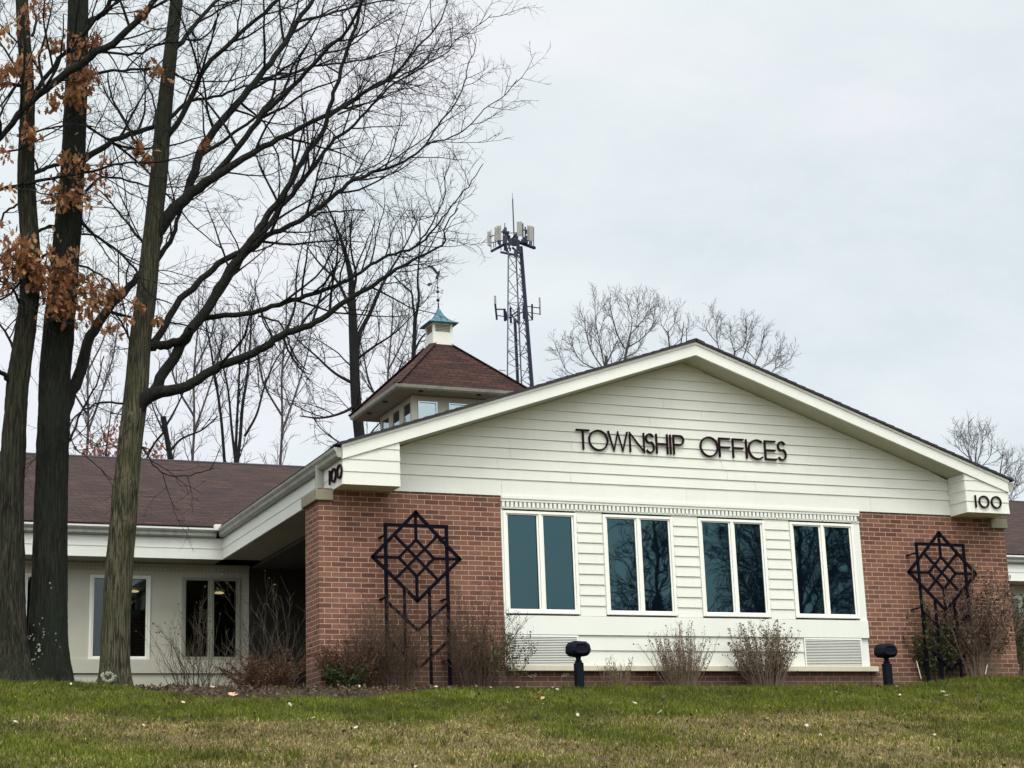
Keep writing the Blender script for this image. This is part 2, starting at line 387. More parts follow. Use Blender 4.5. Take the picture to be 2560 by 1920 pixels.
GREEN1 = np.array([.046, .062, .002]); GREEN2 = np.array([.135, .162, .010]); TAN1 = np.array([.105, .080, .028]); TAN2 = np.array([.41, .325, .145])
MULCH1 = np.array([.022, .015, .009]); MULCH2 = np.array([.07, .048, .030])
def make_ground():
    nx = np.concatenate([[-400, -150, -60, -30, -18], np.arange(-12, 16, .1), [20, 32, 60, 150, 400]])
    ny = np.concatenate([[-400, -150, -70, -40, -26, -20, -16], np.arange(-14, 2, .08), np.arange(2, 9, .6), [14, 30, 60, 150, 400]])
    X, Y = np.meshgrid(nx, ny); Z = ground_z(X, Y)
    v = np.stack([X.ravel(), Y.ravel(), Z.ravel()], 1); W = len(nx); H = len(ny)
    i = np.arange(W*H).reshape(H, W); q = np.stack([i[:-1, :-1], i[:-1, 1:], i[1:, 1:], i[1:, :-1]], -1).reshape(-1, 4)
    me = raw_mesh('ground', v, q)
    g = green_amount(v[:, 0], v[:, 1])[:, None]; mu = mulch_amount(v[:, 0], v[:, 1])[:, None]
    r = (vnoise(v[:, 0], v[:, 1], 7)[:, None]*.5+.5).clip(0, 1)
    c = (TAN1*.55*(1-r)+TAN2*.5*r)*(1-g)+(GREEN1*.5*(1-r)+GREEN2*.45*r)*g
    c = c*(1-mu)+(MULCH1*(1-r)+MULCH2*.8*r)*mu
    add_color(me, c)
    m, nt, b = nmat('lawn_soil'); a = N(nt, 'ShaderNodeAttribute', attribute_name='Col'); v3 = coords(nt)
    n = noise(nt, 40, v3, 6, .75); cc = mix(nt, n, (.45, .45, .45), (1.7, 1.7, 1.6)); cc = mix(nt, 1.0, a.outputs['Color'], cc, 'MULTIPLY')
    nt.links.new(cc, b.inputs['Base Color']); b.inputs['Roughness'].default_value = 1; bump(nt, n, b, 1, .03)
    me.materials.append(m)
    o = bpy.data.objects.new('ground', me); COL.objects.link(o); tag(o, kind='structure')

def raw_mesh(name, v, quads=None, tris=None):
    me = bpy.data.meshes.new(name); v = np.asarray(v, dtype=np.float32)
    me.vertices.add(len(v)); me.vertices.foreach_set('co', v.ravel())
    parts = []; counts = []
    if quads is not None and len(quads): parts.append(np.asarray(quads, np.int32).ravel()); counts.append(np.full(len(quads), 4, np.int32))
    if tris is not None and len(tris): parts.append(np.asarray(tris, np.int32).ravel()); counts.append(np.full(len(tris), 3, np.int32))
    loops = np.concatenate(parts); cnt = np.concatenate(counts)
    me.loops.add(len(loops)); me.loops.foreach_set('vertex_index', loops)
    me.polygons.add(len(cnt)); st = np.concatenate([[0], np.cumsum(cnt)[:-1]]).astype(np.int32)
    me.polygons.foreach_set('loop_start', st); me.polygons.foreach_set('loop_total', cnt)
    me.update(calc_edges=True); return me
def add_color(me, c):
    a = me.color_attributes.new('Col', 'FLOAT_COLOR', 'POINT')
    c4 = np.ones((len(c), 4), np.float32); c4[:, :3] = np.clip(c, 0, 1); a.data.foreach_set('color', c4.ravel())

def make_grass():
    rs = np.random.RandomState(11)
    n = 560000
    x = rs.uniform(-9, 13.5, n); y = -.15-13.2*rs.uniform(0, 1, n)
    keep = (x > -8.2+0*y) & (x < 12.5+(y+2)*.55) & (mulch_amount(x, y) < rs.uniform(.1, .75, n)) & (x > -6.3+(y+2)*.1)
    # denser where the bank is close by, thin at the far margins
    x = x[keep]; y = y[keep]; n = len(x)
    nt_ = 900; tx = rs.uniform(-6.2, 10.5, nt_); ty = -.8-9.5*rs.uniform(0, 1, nt_); tk = (tx < 10+(ty+2)*.6) & (mulch_amount(tx, ty) < .3); tx = tx[tk]; ty = ty[tk]; m_ = 46
    ox = rs.normal(0, .035, (len(tx), m_)); oy = rs.normal(0, .035, (len(tx), m_)); th_ = np.repeat(rs.uniform(1.1, 1.9, len(tx)), m_)
    base_n = n; x = np.r_[x, (tx[:, None]+ox).ravel()]; y = np.r_[y, (ty[:, None]+oy).ravel()]; n = len(x); hk = np.r_[np.ones(base_n), th_]
    z = ground_z(x, y)-.004
    g = green_amount(x, y); g[base_n:] = np.clip(g[base_n:]*1.1+.12, 0, 1)
    isg = (rs.uniform(0, 1, n) < .10+.84*g)
    h = np.where(isg, rs.uniform(.025, .062, n), rs.uniform(.015, .048, n))*(1+.35*vnoise(x, y, 3))
    h = np.clip(h, .012, .09)*np.where(y > -1.4, 1.1, 1)
    tuft = vnoise(x*2.3, y*2.3, 3.7) > .62; h = np.where(tuft, h*1.45, h)
    h = h*hk
    az = rs.uniform(0, 2*pi, n); lean = np.where(isg, rs.uniform(.1, 1.0, n), rs.uniform(.5, 1.7, n))
    wa = rs.uniform(0, 2*pi, n); w = rs.uniform(.0026, .0066, n)
    wx = np.cos(wa)*w; wy = np.sin(wa)*w
    dx = np.cos(az)*np.sin(lean*.5); dy = np.sin(az)*np.sin(lean*.5); dz = np.cos(lean*.5)
    ex = np.cos(az)*np.sin(lean); ey = np.sin(az)*np.sin(lean); ez = np.cos(lean)
    V = np.empty((n, 5, 3))
    V[:, 0] = np.stack([x-wx, y-wy, z], 1); V[:, 1] = np.stack([x+wx, y+wy, z], 1)
    mx = x+dx*h*.55; my = y+dy*h*.55; mz = z+dz*h*.55
    V[:, 2] = np.stack([mx+wx*.8, my+wy*.8, mz], 1); V[:, 3] = np.stack([mx-wx*.8, my-wy*.8, mz], 1)
    V[:, 4] = np.stack([mx+ex*h*.45, my+ey*h*.45, mz+ez*h*.45], 1)
    b = np.arange(n)[:, None]*5
    me = raw_mesh('lawn_grass', V.reshape(-1, 3), b+np.array([0, 1, 2, 3]), b+np.array([3, 2, 4]))
    r = rs.uniform(0, 1, n)[:, None]; r2 = rs.uniform(0, 1, n)
    c = np.where(isg[:, None], GREEN1*(1-r)+GREEN2*r, TAN1*(1-r)+TAN2*r)
    yl = isg & (r2 > .8); c[yl] = c[yl]*.4+np.array([.17, .17, .045])*.6
    c = c*(1+.62*(.6*vnoise(x, y, 1.7)+.6*vnoise(x+5, y*.6, 4.5))[:, None].clip(-1, 1))
    add_color(me, np.repeat(c, 5, axis=0))
    m, nt, bb = nmat('grass_blade'); a = N(nt, 'ShaderNodeAttribute', attribute_name='Col')
    nt.links.new(a.outputs['Color'], bb.inputs['Base Color']); bb.inputs['Roughness'].default_value = .7
    tr = N(nt, 'ShaderNodeBsdfTranslucent'); nt.links.new(a.outputs['Color'], tr.inputs['Color'])
    ms = N(nt, 'ShaderNodeMixShader'); ms.inputs[0].default_value = .25
    nt.links.new(bb.outputs[0], ms.inputs[1]); nt.links.new(tr.outputs[0], ms.inputs[2]); nt.links.new(ms.outputs[0], nt.nodes['Material Output'].inputs['Surface'])
    me.materials.append(m)
    o = bpy.data.objects.new('lawn_grass', me); COL.objects.link(o)
    tag(o, 'short green and tan winter grass covering the bank', 'grass', kind='stuff')

# ------------------------------------------------------------------ the building
XM = 5.565; SL = .336
L_, R_ = .207, 10.923          # fascia planes of the gable wing
YF = -.423                     # front plane of the rake
ZB, ZT = 2.890, 3.100
def zline(z, x): return z+SL*((XM-L_)-abs(x-XM))
def lap_rect(mb, x0, x1, lines, y, proud=.015, thick=.012):
    """lap boards between the z-lines, outer face towards -y"""
    for a, b in zip(lines[:-1], lines[1:]):
        mb.add([(x0, y-proud, a), (x1, y-proud, a), (x1, y-.003, b), (x0, y-.003, b), (x0, y+thick, a), (x1, y+thick, a), (x1, y+thick, b), (x0, y+thick, b)],
               [(0,1,2,3),(4,7,6,5),(0,4,5,1),(3,2,6,7),(0,3,7,4),(1,5,6,2)])

bd = empty('office_building', (XM, 6, 0), 'low brick and cream siding office building with brown shingle roofs', 'building')

def P(mb, name, mat, **k): return mb.build(name, M[mat], bd, **k)

def building():
    # ---- brickwork of the front
    mb = MB(); mb.box(0, 2.598, 0, .22, -.4, 2.575); mb.box(0, .85, .22, .62, -.4, 2.575); P(mb, 'brick_wall', 'brick')
    mb = MB(); mb.box(8.442, 11.126, 0, .22, -.4, 2.575); mb.box(10.28, 11.126, .22, .85, -.4, 2.575); P(mb, 'brick_wall', 'brick')
    mb = MB(); mb.box(2.598, 8.442, .012, .22, -.4, .175); P(mb, 'brick_wall', 'brick')
    # deep recessed porch under the west eave
    mb = MB(); mb.box(2.35, 2.5, .22, 6.70, -.3, 2.55); mb.box(.86, 2.35, .48, .61, -.3, 2.55); P(mb, 'porch_wall', 'dark_paint')
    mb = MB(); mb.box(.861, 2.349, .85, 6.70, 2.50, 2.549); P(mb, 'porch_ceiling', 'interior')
    mb = MB(); mb.box(.80, 2.34, 6.69, 6.80, -.1, 2.55); P(mb, 'porch_wall', 'dark_paint')
    # ---- gable siding
    jr = random.Random(4)
    mb = MB(); lines = [2.576, 2.811, 2.958, 3.107, 3.254, 3.398, 3.542, 3.686, 3.832, 3.978, 4.124, 4.27, 4.416, 4.562, 4.70]
    for a, b in zip(lines[:-1], lines[1:]):
        def ext(z):
            k = (zline(ZB, XM)-.005-z)/SL
            lo = max(.95, XM-k); return lo, min(2*XM-.95, XM+k)
        (l0, r0), (l1, r1) = ext(a), ext(b)
        if l0 <= .951 and l1 > .951:                                # board that meets the soffit part way up
            pass
        ya, yb = -.019, -.003
        cuts = []; x = l0+jr.uniform(1.2, 3.2)
        while x < min(r0, r1)-.5:
            if x > max(l0, l1)+.3: cuts.append(x)
            x += jr.uniform(2.8, 3.7)
        pl_ = [(l0, l1)]+[(c, c) for c in cuts]+[(r0, r1)]
        for (p0, p1), (q0, q1) in zip(pl_[:-1], pl_[1:]):
            g = .0015; ja = jr.uniform(-.0015, .0015)
            mb.add([(p0+g, ya+ja, a), (q0-g, ya, a), (q1-g, yb, b), (p1+g, yb, b), (p0+g, .02, a), (q0-g, .02, a), (q1-g, .02, b), (p1+g, .02, b)],
                   [(0,1,2,3),(4,7,6,5),(0,4,5,1),(3,2,6,7),(0,3,7,4),(1,5,6,2)])
    P(mb, 'gable_siding', 'cream')
    mb = MB(); mb.prism([(.8, 2.58), (10.33, 2.58), (10.33, 3.1), (XM, zline(ZB, XM)+.1), (.8, 3.1)], .03, .12); P(mb, 'gable_wall', 'interior')
    # ---- rake boards, top trim, soffit
    for s in (-1, 1):
        X = lambda x: XM+s*(x-XM) if s == 1 else x
        xa = L_-.02
        def pl(z0, z1, x0, x1): 
            q = [(x0, zline(z0, x0)), (x1, zline(z0, x1)), (x1, zline(z1, x1)), (x0, zline(z1, x0))]
            if s == 1: q = [(2*XM-a, b) for a, b in q]
            return q
        mb = MB(); mb.prism(pl(ZB, ZB+.158, xa, XM), YF-.03, YF+.012); P(mb, 'rake_board', 'trim')
        mb = MB(); mb.prism(pl(ZB+.158, ZB+.196, xa-.004, XM), YF-.045, YF+.012); P(mb, 'rake_trim', 'trim')
        mb = MB(); mb.prism(pl(ZB+.0, ZB+.02, .9, XM), YF+.013, -.001); P(mb, 'soffit', 'soffit')
    # ---- cornice returns (boxes at both feet of the gable)
    for s in (-1, 1):
        x0, x1 = (L_, .992) if s < 0 else (2*XM-.992, R_)
        mb = MB(); ls = [2.553, 2.727, 2.892, 3.05, 3.2]
        for a, b in zip(ls[:-1], ls[1:]):
            def cl(x, z): return min(z, zline(ZB, x)-.003)
            if cl(x0, b) <= a and cl(x1, b) <= a: continue
            if s < 0:
                xs = x0 if cl(x0, a+.001) > a else L_+(a-ZB)/SL
                poly = [(xs, a), (x1, a), (x1, cl(x1, b))]
                xk = L_+(b-ZB)/SL
                if cl(x1, b) == b and xk > xs: poly.append((xk, b))
                if cl(xs, b) > a+.002: poly.append((xs, cl(xs, b)))
            else:
                xs = x1 if cl(x1, a+.001) > a else R_-(a-ZB)/SL
                poly = [(x0, a), (xs, a)]
                if cl(xs, b) > a+.002: poly.append((xs, cl(xs, b)))
                xk = R_-(b-ZB)/SL
                if cl(x0, b) == b and xk < xs: poly.append((xk, b))
                poly.append((x0, cl(x0, b)))
            n = len(poly); vs = []
            for x, z in poly: vs.append((x, YF-.012+.010*(z-a)/(b-a), z))
            for x, z in poly: vs.append((x, YF+.02, z))
            mb.add(vs, [tuple(range(n)), tuple(range(2*n-1, n-1, -1))]+[(i, n+i, n+(i+1) % n, (i+1) % n) for i in range(n)])
        # inner cheek of the box
        xi = x1 if s < 0 else x0
        mb2 = MB(); mb2.M = Matrix.Translation((xi, 0, 0)) @ Matrix.Rotation(radians(90 if s < 0 else -90), 4, 'Z')
        u0, u1 = (YF, -.02) if s < 0 else (.02, -YF)
        top = min(3.2, zline(ZB, .992))-.004
        lap_rect(mb2, u0, u1, [2.553, 2.727, 2.892, 3.05, top], 0, .012, .01)
        mb.v += mb2.v; base = len(mb.v)-len(mb2.v); mb.f += [tuple(base+i for i in f) for f in mb2.f]
        mb.box(x0+.004, x1-.004, YF+.021, -.001, 2.557, 2.57)
        o = P(mb, 'cornice_return', 'cream')
    # ---- gable roof slabs
    for s in (-1, 1):
        xe = .115; a = (xe, zline(ZB+.197, xe)); b = (XM, zline(ZB+.197, XM))
        q = [a, b, (XM, b[1]+.028), (xe, a[1]+.024)]
        if s == 1: q = [(2*XM-x, z) for x, z in q]
        mb = MB(); mb.prism(q, YF-.07, 12.0); o = P(mb, 'roof', 'shingle')
        # ragged shingle butts along the rake
        mb = MB(); x = xe
        rr = random.Random(5+s)
        while x < XM-.1:
            x2 = min(x+.15, XM-.02); zz = ZB+.197+.026+rr.uniform(0, .004)
            qq = [(x, zline(zz, x)-.027), (x2, zline(zz, x2)-.027), (x2, zline(zz, x2)+.001), (x, zline(zz, x)+.011)]
            if s == 1: qq = [(2*XM-c, d) for c, d in qq]
            mb.prism(qq, YF-.078, YF+.25); x = x2+.002
        P(mb, 'shingle_edge', 'edge')
    mb = MB(); zc = zline(ZB+.225, XM)
    mb.prism([(XM-.14, zc-.047+.006), (XM, zc+.006), (XM+.14, zc-.041), (XM+.14, zc-.028), (XM, zc+.02), (XM-.14, zc-.028)], YF-.072, 11.9); P(mb, 'ridge_cap', 'shingle')
    # ---- side eaves of the gable wing: fascia, gutter, soffit, end cap
    for s in (-1, 1):
        xf = L_ if s < 0 else R_; sg = s
        mb = MB(); mb.M = Matrix.Translation((xf, 0, 0)) @ Matrix.Rotation(radians(-90 if s < 0 else 90), 4, 'Z')
        u0, u1 = (-6.117, -YF) if s < 0 else (YF, 6.117)
        lap_rect(mb, u0, u1, [2.553, 2.727, 2.90], 0, .012, .03); P(mb, 'eave_fascia', 'trim')
        prof = [(0, 2.90), (0, 3.03), (-.008, 3.03), (-.105, 3.035), (-.115, 3.035), (-.112, 3.0), (-.085, 2.965), (-.08, 2.925), (-.06, 2.905)]
        mb = MB(); mb.M = Matrix.Translation((xf+sg*.0, 0, 0)) @ Matrix.Rotation(radians(-90 if s < 0 else 90), 4, 'Z')
        uu = (-6.0, -YF+.03) if s < 0 else (YF-.03, 6.0)
        mb.extrude([(y-.013, z) for y, z in prof], *uu); P(mb, 'gutter', 'gutter')
        mb = MB(); mb.box(xf-sg*.03, (.86 if s < 0 else 10.27), -.0, 6.117, 2.560, 2.572); P(mb, 'eave_soffit', 'soffit')
        mb = MB()
        if s < 0: mb.box(-.05, .19, -.05, .65, 2.408, 2.548)
        else: mb.box(10.86, 11.17, -.05, .88, 2.400, 2.548)
        P(mb, 'pier_cap', 'stone', bevel=.006)
    mb = MB(); mb.bar((.15, .45, 3.0), (.15, .45, 2.56), .10, .07); P(mb, 'downspout', 'gutter', bevel=.01)
    # ---- the long rear range: walls, fascia, gutter, roof
    YE = 6.117; YW = 6.72
    for s in (-1, 1):
        xa, xb = (-26, L_) if s < 0 else (R_, 37)
        mb = MB(); lap_rect(mb, xa, xb, [2.553, 2.727, 2.90], YE, .012, .03); P(mb, 'eave_fascia', 'trim')
        prof = [(0, 2.90), (0, 3.03), (-.115, 3.035), (-.112, 3.0), (-.085, 2.965), (-.08, 2.925), (-.06, 2.905)]
        mb = MB(); mb.extrude([(YE-.013+y, z) for y, z in prof], xa, L_-.128 if s < 0 else xb) if s < 0 else mb.extrude([(YE-.013+y, z) for y, z in prof], R_+.128, xb)
        P(mb, 'gutter', 'gutter')
        mb = MB(); mb.box(xa, xb, YE+.03, YW+.1, 2.562, 2.574); P(mb, 'eave_soffit', 'soffit')
        # flashing strip seen along the gutter
        mb = MB(); mb.box(xa if s < 0 else R_+.13, (L_-.13) if s < 0 else xb, YE-.136, YE-.129, 3.018, 3.046)
        P(mb, 'drip_edge', 'trim')
    mb = MB(); mb.box(.02, .14, YE-.21, YE-.10, 3.0, 3.10); P(mb, 'gutter_guard', 'trim', bevel=.01)
    # roof
    y0, z0 = YE-.12, 3.052; y1, z1 = 16.0, 6.31
    mb = MB(); mb.extrude([(y0, z0), (y1, z1-.03), (27, z0), (27, z0+.04), (y1, z1), (y0, z0+.028)][::-1], -26.3, 37.3); P(mb, 'roof', 'shingle')
    mb = MB(); mb.extrude([(y1-.15, z1-.046), (y1, z1+.004), (y1+.15, z1-.046), (y1+.15, z1-.03), (y1, z1+.025), (y1-.15, z1-.03)], -26.3, 37.3); P(mb, 'ridge_cap', 'edge')
    # walls of the range
    def range_wall(units, xa, xb):
        xs = [xa]
        for c in units: xs += [c-.49, c+.49]
        xs.append(xb)
        mb = MB()
        for i in range(0, len(xs), 2): mb.box(xs[i], xs[i+1], YW, YW+.12, .98, 2.345)
        mb.box(xa, xb, YW-.004, YW+.12, 2.345, 2.56); mb.box(xa, xb, YW-.035, YW+.12, .762, .98)
        lap_rect(mb, xa, xb, [-.1, .20, .475, .745], YW, .012, .12)
        P(mb, 'siding_wall', 'shaded_cream')
        mb = MB(); x = xa
        mb.box(xa, xb, YW-.035, YW-.005, 2.50, 2.545)
        while x < xb-.05 and x > xa-1:
            if abs(x-XM) < 11: mb.box(x, x+.04, YW-.03, YW-.004, 2.43, 2.495)
            x += .0645
        P(mb, 'dentil_trim', 'shaded_cream')
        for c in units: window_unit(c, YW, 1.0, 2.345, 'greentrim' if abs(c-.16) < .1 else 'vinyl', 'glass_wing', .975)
    range_wall([-12.0, -9.0, -5.99, -4.375, -2.86, -1.34, .158], -26, .80)
    range_wall([12.3, 13.8, 15.3, 16.8, 20, 23, 26], 10.33, 37)
    # outer shell so the rooms stay dark
    mb = MB(); mb.box(-26, 37, 25.9, 26.0, -.3, 3.1); mb.box(-26.1, -26, YW, 26, -.3, 3.1); mb.box(37, 37.1, YW, 26, -.3, 3.1); P(mb, 'rear_wall', 'brick')
    mb = MB(); mb.box(-26, 37, YW+.13, 25.8, .02, .06); mb.box(.96, 10.2, .23, YW+.13, .02, .06); P(mb, 'floor', 'interior')
    mb = MB(); mb.box(-26, 37, YW+.13, 25.8, 2.66, 2.70); mb.box(.97, 10.16, .23, YW+.13, 2.66, 2.70); mb.box(-26, 37, 12, 12.1, .06, 2.66); P(mb, 'ceiling', 'interior')
    mb = MB(); mb.box(10.18, 10.32, .85, 6.7, -.3, 2.55); mb.box(10.18, 10.32, .23, .85, 2.58, 2.6); P(mb, 'side_wall', 'brick')
    # ceiling lamps glimpsed through the range windows
    for u, v in ((548, 1484), (334, 1480)):
        d = _F+_R*(u-1280)/FPX-_U*(v-960)/FPX; p = CAM+d*(2.60-CAM[2])/d[2]
        mb = MB(); mb.lathe([(.0, .03), (.07, .03), (.10, .01), (.08, 0), (0, -.006)], (p[0], p[1], 2.60), 12); P(mb, 'ceiling_lamp', 'lit')
    front_bank(); brick_patches()
    lantern()

def window_unit(c, y, z0, z1, fm, gm, rail):
    """two casements side by side; z0 to z1 is the outer frame, centred on x=c"""
    hw = .555*(.98/1.11) if gm == 'glass_wing' else .555
    f = MB(); t = .042
    f.box(c-hw, c-hw+t, y-.03, y+.05, z0-.03, z1); f.box(c+hw-t, c+hw, y-.03, y+.05, z0-.03, z1)
    f.box(c-hw+t, c+hw-t, y-.03, y+.05, z1-t*.9, z1); f.box(c-hw+t, c+hw-t, y-.034, y+.05, z0-.03, z0+.012)
    f.box(c-.022, c+.022, y-.028, y+.05, z0+.012, z1-t*.9)
    w = f.build('window', M[fm], bd, bevel=.004)
    for s in (-1, 1):
        xa, xb = (c-hw+t, c-.022) if s < 0 else (c+.022, c+hw-t)
        sd = MB(); k = .028; a, b = z0+.013, z1-t*.9-.001
        sd.box(xa+.004, xa+k, y-.010, y+.03, a, b); sd.box(xb-k, xb-.004, y-.010, y+.03, a, b); sd.box(xa+k, xb-k, y-.014, y+.03, a, a+k*.7); sd.box(xa+k, xb-k, y-.014, y+.03, b-k*.5, b)
        sd.build('sash', M[fm], w)
        g = MB(); q = .006
        for bx in ((xa+k+.0005, xa+k+q, a+k*.7, b-k*.5), (xb-k-q*1.6, xb-k-.0005, a+k*.7, b-k*.5), (xa+k+q, xb-k-q*1.6, b-k*.5-q, b-k*.5-.0005), (xa+k+q, xb-k-q*1.6, a+k*.7+.0005, a+k*.7+q)): g.box(bx[0], bx[1], y-.004, y+.003, bx[2], bx[3])
        g.build('pane_gap_shade', M['dark_paint'], w)  # dark strips drawn in as the shaded gap round each pane
        g = MB(); g.box(xa+k, xb-k, y+.004, y+.010, a+k*.7, b-k*.5)
        g.build('pane', M[gm], w)
    return w

def front_bank():
    x0, x1 = 2.60, 8.44
    cs = [3.180, 4.700, 6.226, 7.762]
    mb = MB(); mb.box(x0, x1, -.045, .03, 2.535, 2.574); mb.box(x0, x1, -.032, .03, 2.498, 2.535); P(mb, 'head_moulding', 'trim')
    mb = MB(); mb.box(x0, x1, .004, .03, 2.417, 2.497); P(mb, 'dentil_gap_shade', 'greentrim')  # strip coloured dark in place of shade between the dentils
    mb = MB(); mb.box(x0, x1, -.012, .03, 2.400, 2.4165); x = x0+.012
    while x < x1-.04:
        mb.box(x, x+.040, -.032, .003, 2.4175, 2.490); x += .0652
    mb.box(x0, x1, -.024, -.0125, 2.401, 2.4155)
    P(mb, 'dentil_trim', 'trim')
    # wall behind: pieces between the units
    xs = [x0]
    for c in cs: xs += [c-.553, c+.553]
    xs.append(x1)
    mb = MB()
    mb.box(xs[0], xs[1], -.006, .10, .93, 2.40); mb.box(xs[-2], xs[-1], -.006, .10, .93, 2.40)
    for i in (2, 4, 6): mb.box(xs[i], xs[i+1], .004, .10, .93, 2.40)
    mb.box(x0, x1, -.026, .10, .672, .93); mb.box(x0, x1, .012, .10, .25, .672)
    P(mb, 'panel_wall', 'trim')
    for i in (2, 4, 6):
        mb = MB(); a, b = xs[i]+.012, xs[i+1]-.012
        lap_rect(mb, a, b, [.934, 1.078, 1.226, 1.374, 1.521, 1.668, 1.814, 1.962, 2.103, 2.246, 2.396], 0, .020, .003); P(mb, 'siding_panel', 'cream')
    for c in cs: window_unit(c, 0, .985, 2.370, 'vinyl', 'glass', .97)
    mb = MB(); lap_rect(mb, 3.70, 7.30, [.25, .463, .662], 0, .020, .01); P(mb, 'lower_siding', 'cream')
    for a, b in ((2.665, 3.69), (7.31, 8.30)):
        mb = MB(); mb.box(a+.002, b-.002, .001, .011, .253, .664); P(mb, 'vent_gap_shade', 'dark_paint')  # dark sheet stands in for shade between the louvers
        mb = MB(); mb.box(a, a+.018, -.022, -.0, .252, .665); mb.box(b-.018, b, -.022, -.0, .252, .665); mb.box(a+.018, b-.018, -.022, -.0, .650, .665)
        z = .258
        while z < .645:
            mb.add([(a+.018, -.023, z), (b-.018, -.023, z), (b-.018, -.003, z+.010), (a+.018, -.003, z+.010), (a+.018, -.023, z+.011), (b-.018, -.023, z+.011)], [(0,1,2,3),(0,4,5,1),(3,2,5,4)])
            z += .0225
        P(mb, 'vent_grille', 'vinyl')
    mb = MB(); mb.box(2.612, 8.52, -.085, .011, .176, .250); P(mb, 'window_sill', 'sill', bevel=.005)

def brick_patches():
    rs = np.random.RandomState(9)
    mb = MB()
    for u0, u1, v0, v1 in ((1322, 1343, 1684, 1693), (1404, 1425, 1683, 1692)):
        for _ in range(14):
            p = at(rs.uniform(u0, u1), rs.uniform(v0, v1), .011); r = rs.uniform(.006, .016); z = p[2]
            mb.prism([(p[0]+r*rs.uniform(.5, 1.3)*cos(a), z+.8*r*rs.uniform(.5, 1.2)*sin(a)) for a in np.arange(0, 6.2, .9)], .008-.0003*_, .0119)
    P(mb, 'mortar_smear', 'lichen_light')
LX, LY, LS, LZ = 4.105, 8.50, 2.92, 6.33
def lantern():
    t = empty('roof_lantern', (LX+LS/2, LY+LS/2, 4.4)); child_of(t, bd)
    def Q(mb, name, mat, **k): return mb.build(name, M[mat], t, **k)
    e = .50; x0, x1, y0, y1 = LX+e, LX+LS-e, LY+e, LY+LS-e
    # walls in pieces round the windows
    zt = LZ-.01; wz0, wz1 = 5.35, LZ-.12
    nw = 3; wd = .40
    cen = [(x0+x1)/2+(i-1)*.64 for i in range(nw)]; ceny = [(y0+y1)/2+(i-1)*.64 for i in range(nw)]
    mb = MB()
    for yy, yo in ((y0, y0+.06), (y1-.06, y1)):
        xs = [x0]+sum([[c-wd/2, c+wd/2] for c in cen], [])+[x1]
        for i in range(0, len(xs), 2): mb.box(xs[i], xs[i+1], yy, yo, wz0, wz1)
        mb.box(x0, x1, yy, yo, 4.2, wz0); mb.box(x0, x1, yy, yo, wz1, zt)
    for xx, xo in ((x0+.001, x0+.06), (x1-.06, x1-.001)):
        ys = [y0+.06]+sum([[c-wd/2, c+wd/2] for c in ceny], [])+[y1-.06]
        for i in range(0, len(ys), 2): mb.box(xx, xo, ys[i], ys[i+1], wz0, wz1)
        mb.box(xx, xo, y0+.06, y1-.06, 4.2, wz0); mb.box(xx, xo, y0+.06, y1-.06, wz1, zt)
    mb.box(x0-.02, x0+.10, y0-.02, y0-.001, 4.2, zt)
    Q(mb, 'wall', 'shaded_cream')
    for c in cen:
        for yy in (y0, y1):
            s = -1 if yy == y0 else 1
            f = MB()
            f.box(c-wd/2, c-wd/2+.03, yy+s*.012, yy-s*.03, wz0, wz1); f.box(c+wd/2-.03, c+wd/2, yy+s*.012, yy-s*.03, wz0, wz1)
            f.box(c-wd/2+.03, c+wd/2-.03, yy+s*.012, yy-s*.03, wz1-.025, wz1); f.box(c-wd/2+.03, c+wd/2-.03, yy-s*.015, yy-s*.02, wz0, wz1-.025)
            Q(f, 'window', 'glass_lantern')
    for c in ceny:
        for xx in (x0, x1):
            s = -1 if xx == x0 else 1
            f = MB(); f.box(xx-s*.015, xx-s*.02, c-wd/2, c+wd/2, wz0, wz1); Q(f, 'window', 'glass_lantern')
    # eaves
    mb = MB(); mb.box(LX+.06, LX+LS-.06, LY+.06, LY+LS-.06, LZ, LZ+.012); Q(mb, 'soffit', 'greentrim')
    mb = MB()
    for i in range(4):
        mb.M = Matrix.Translation((LX+LS/2, LY+LS/2, 0)) @ Matrix.Rotation(i*pi/2, 4, 'Z')
        h = LS/2
        mb.add([(-h+.06, -h+.06, LZ-.01), (h-.06, -h+.06, LZ-.01), (h-.02, -h+.02, LZ+.02), (-h+.02, -h+.02, LZ+.02), (-h, -h, LZ+.075), (h, -h, LZ+.075), (h-.06, -h+.06, LZ+.075), (-h+.06, -h+.06, LZ+.075)],
               [(0,1,2,3),(3,2,5,4),(4,5,6,7),(7,6,1,0)])
    Q(mb, 'gutter', 'gutter')
    # hip roof
    h = LS/2-.01; c = .218; zz = LZ+.077; zp = LZ+1.285; cx, cy = LX+LS/2, LY+LS/2
    me = bpy.data.meshes.new('hip_roof')
    vs = [(cx-h, cy-h, zz), (cx+h, cy-h, zz), (cx+h, cy+h, zz), (cx-h, cy+h, zz), (cx-c, cy-c, zp), (cx+c, cy-c, zp), (cx+c, cy+c, zp), (cx-c, cy+c, zp)]
    me.from_pydata(vs, [], [(0,1,5,4),(1,2,6,5),(2,3,7,6),(3,0,4,7),(3,2,1,0),(4,5,6,7)]); me.update()
    uvl = me.uv_layers.new(name='UVMap'); sl = math.hypot(h-c, zp-zz)
    for p in me.polygons:
        if p.index < 4:
            for li, uvv in zip(p.loop_indices, [(-h, 0), (h, 0), (c, sl), (-c, sl)]): uvl.data[li].uv = (uvv[0]+p.index*7.3, uvv[1])
    me.materials.append(M['shingle_red']); o = bpy.data.objects.new('hip_roof', me); COL.objects.link(o); child_of(o, t)
    mb = MB()
    for i in range(4):
        a = Vector(vs[i]); b = Vector(vs[4+i]); mb.bar(a+Vector((0, 0, .008)), b+Vector((0, 0, .008)), .16, .012, up=(0, 0, 1))
    Q(mb, 'hip_cap', 'shingle_red')
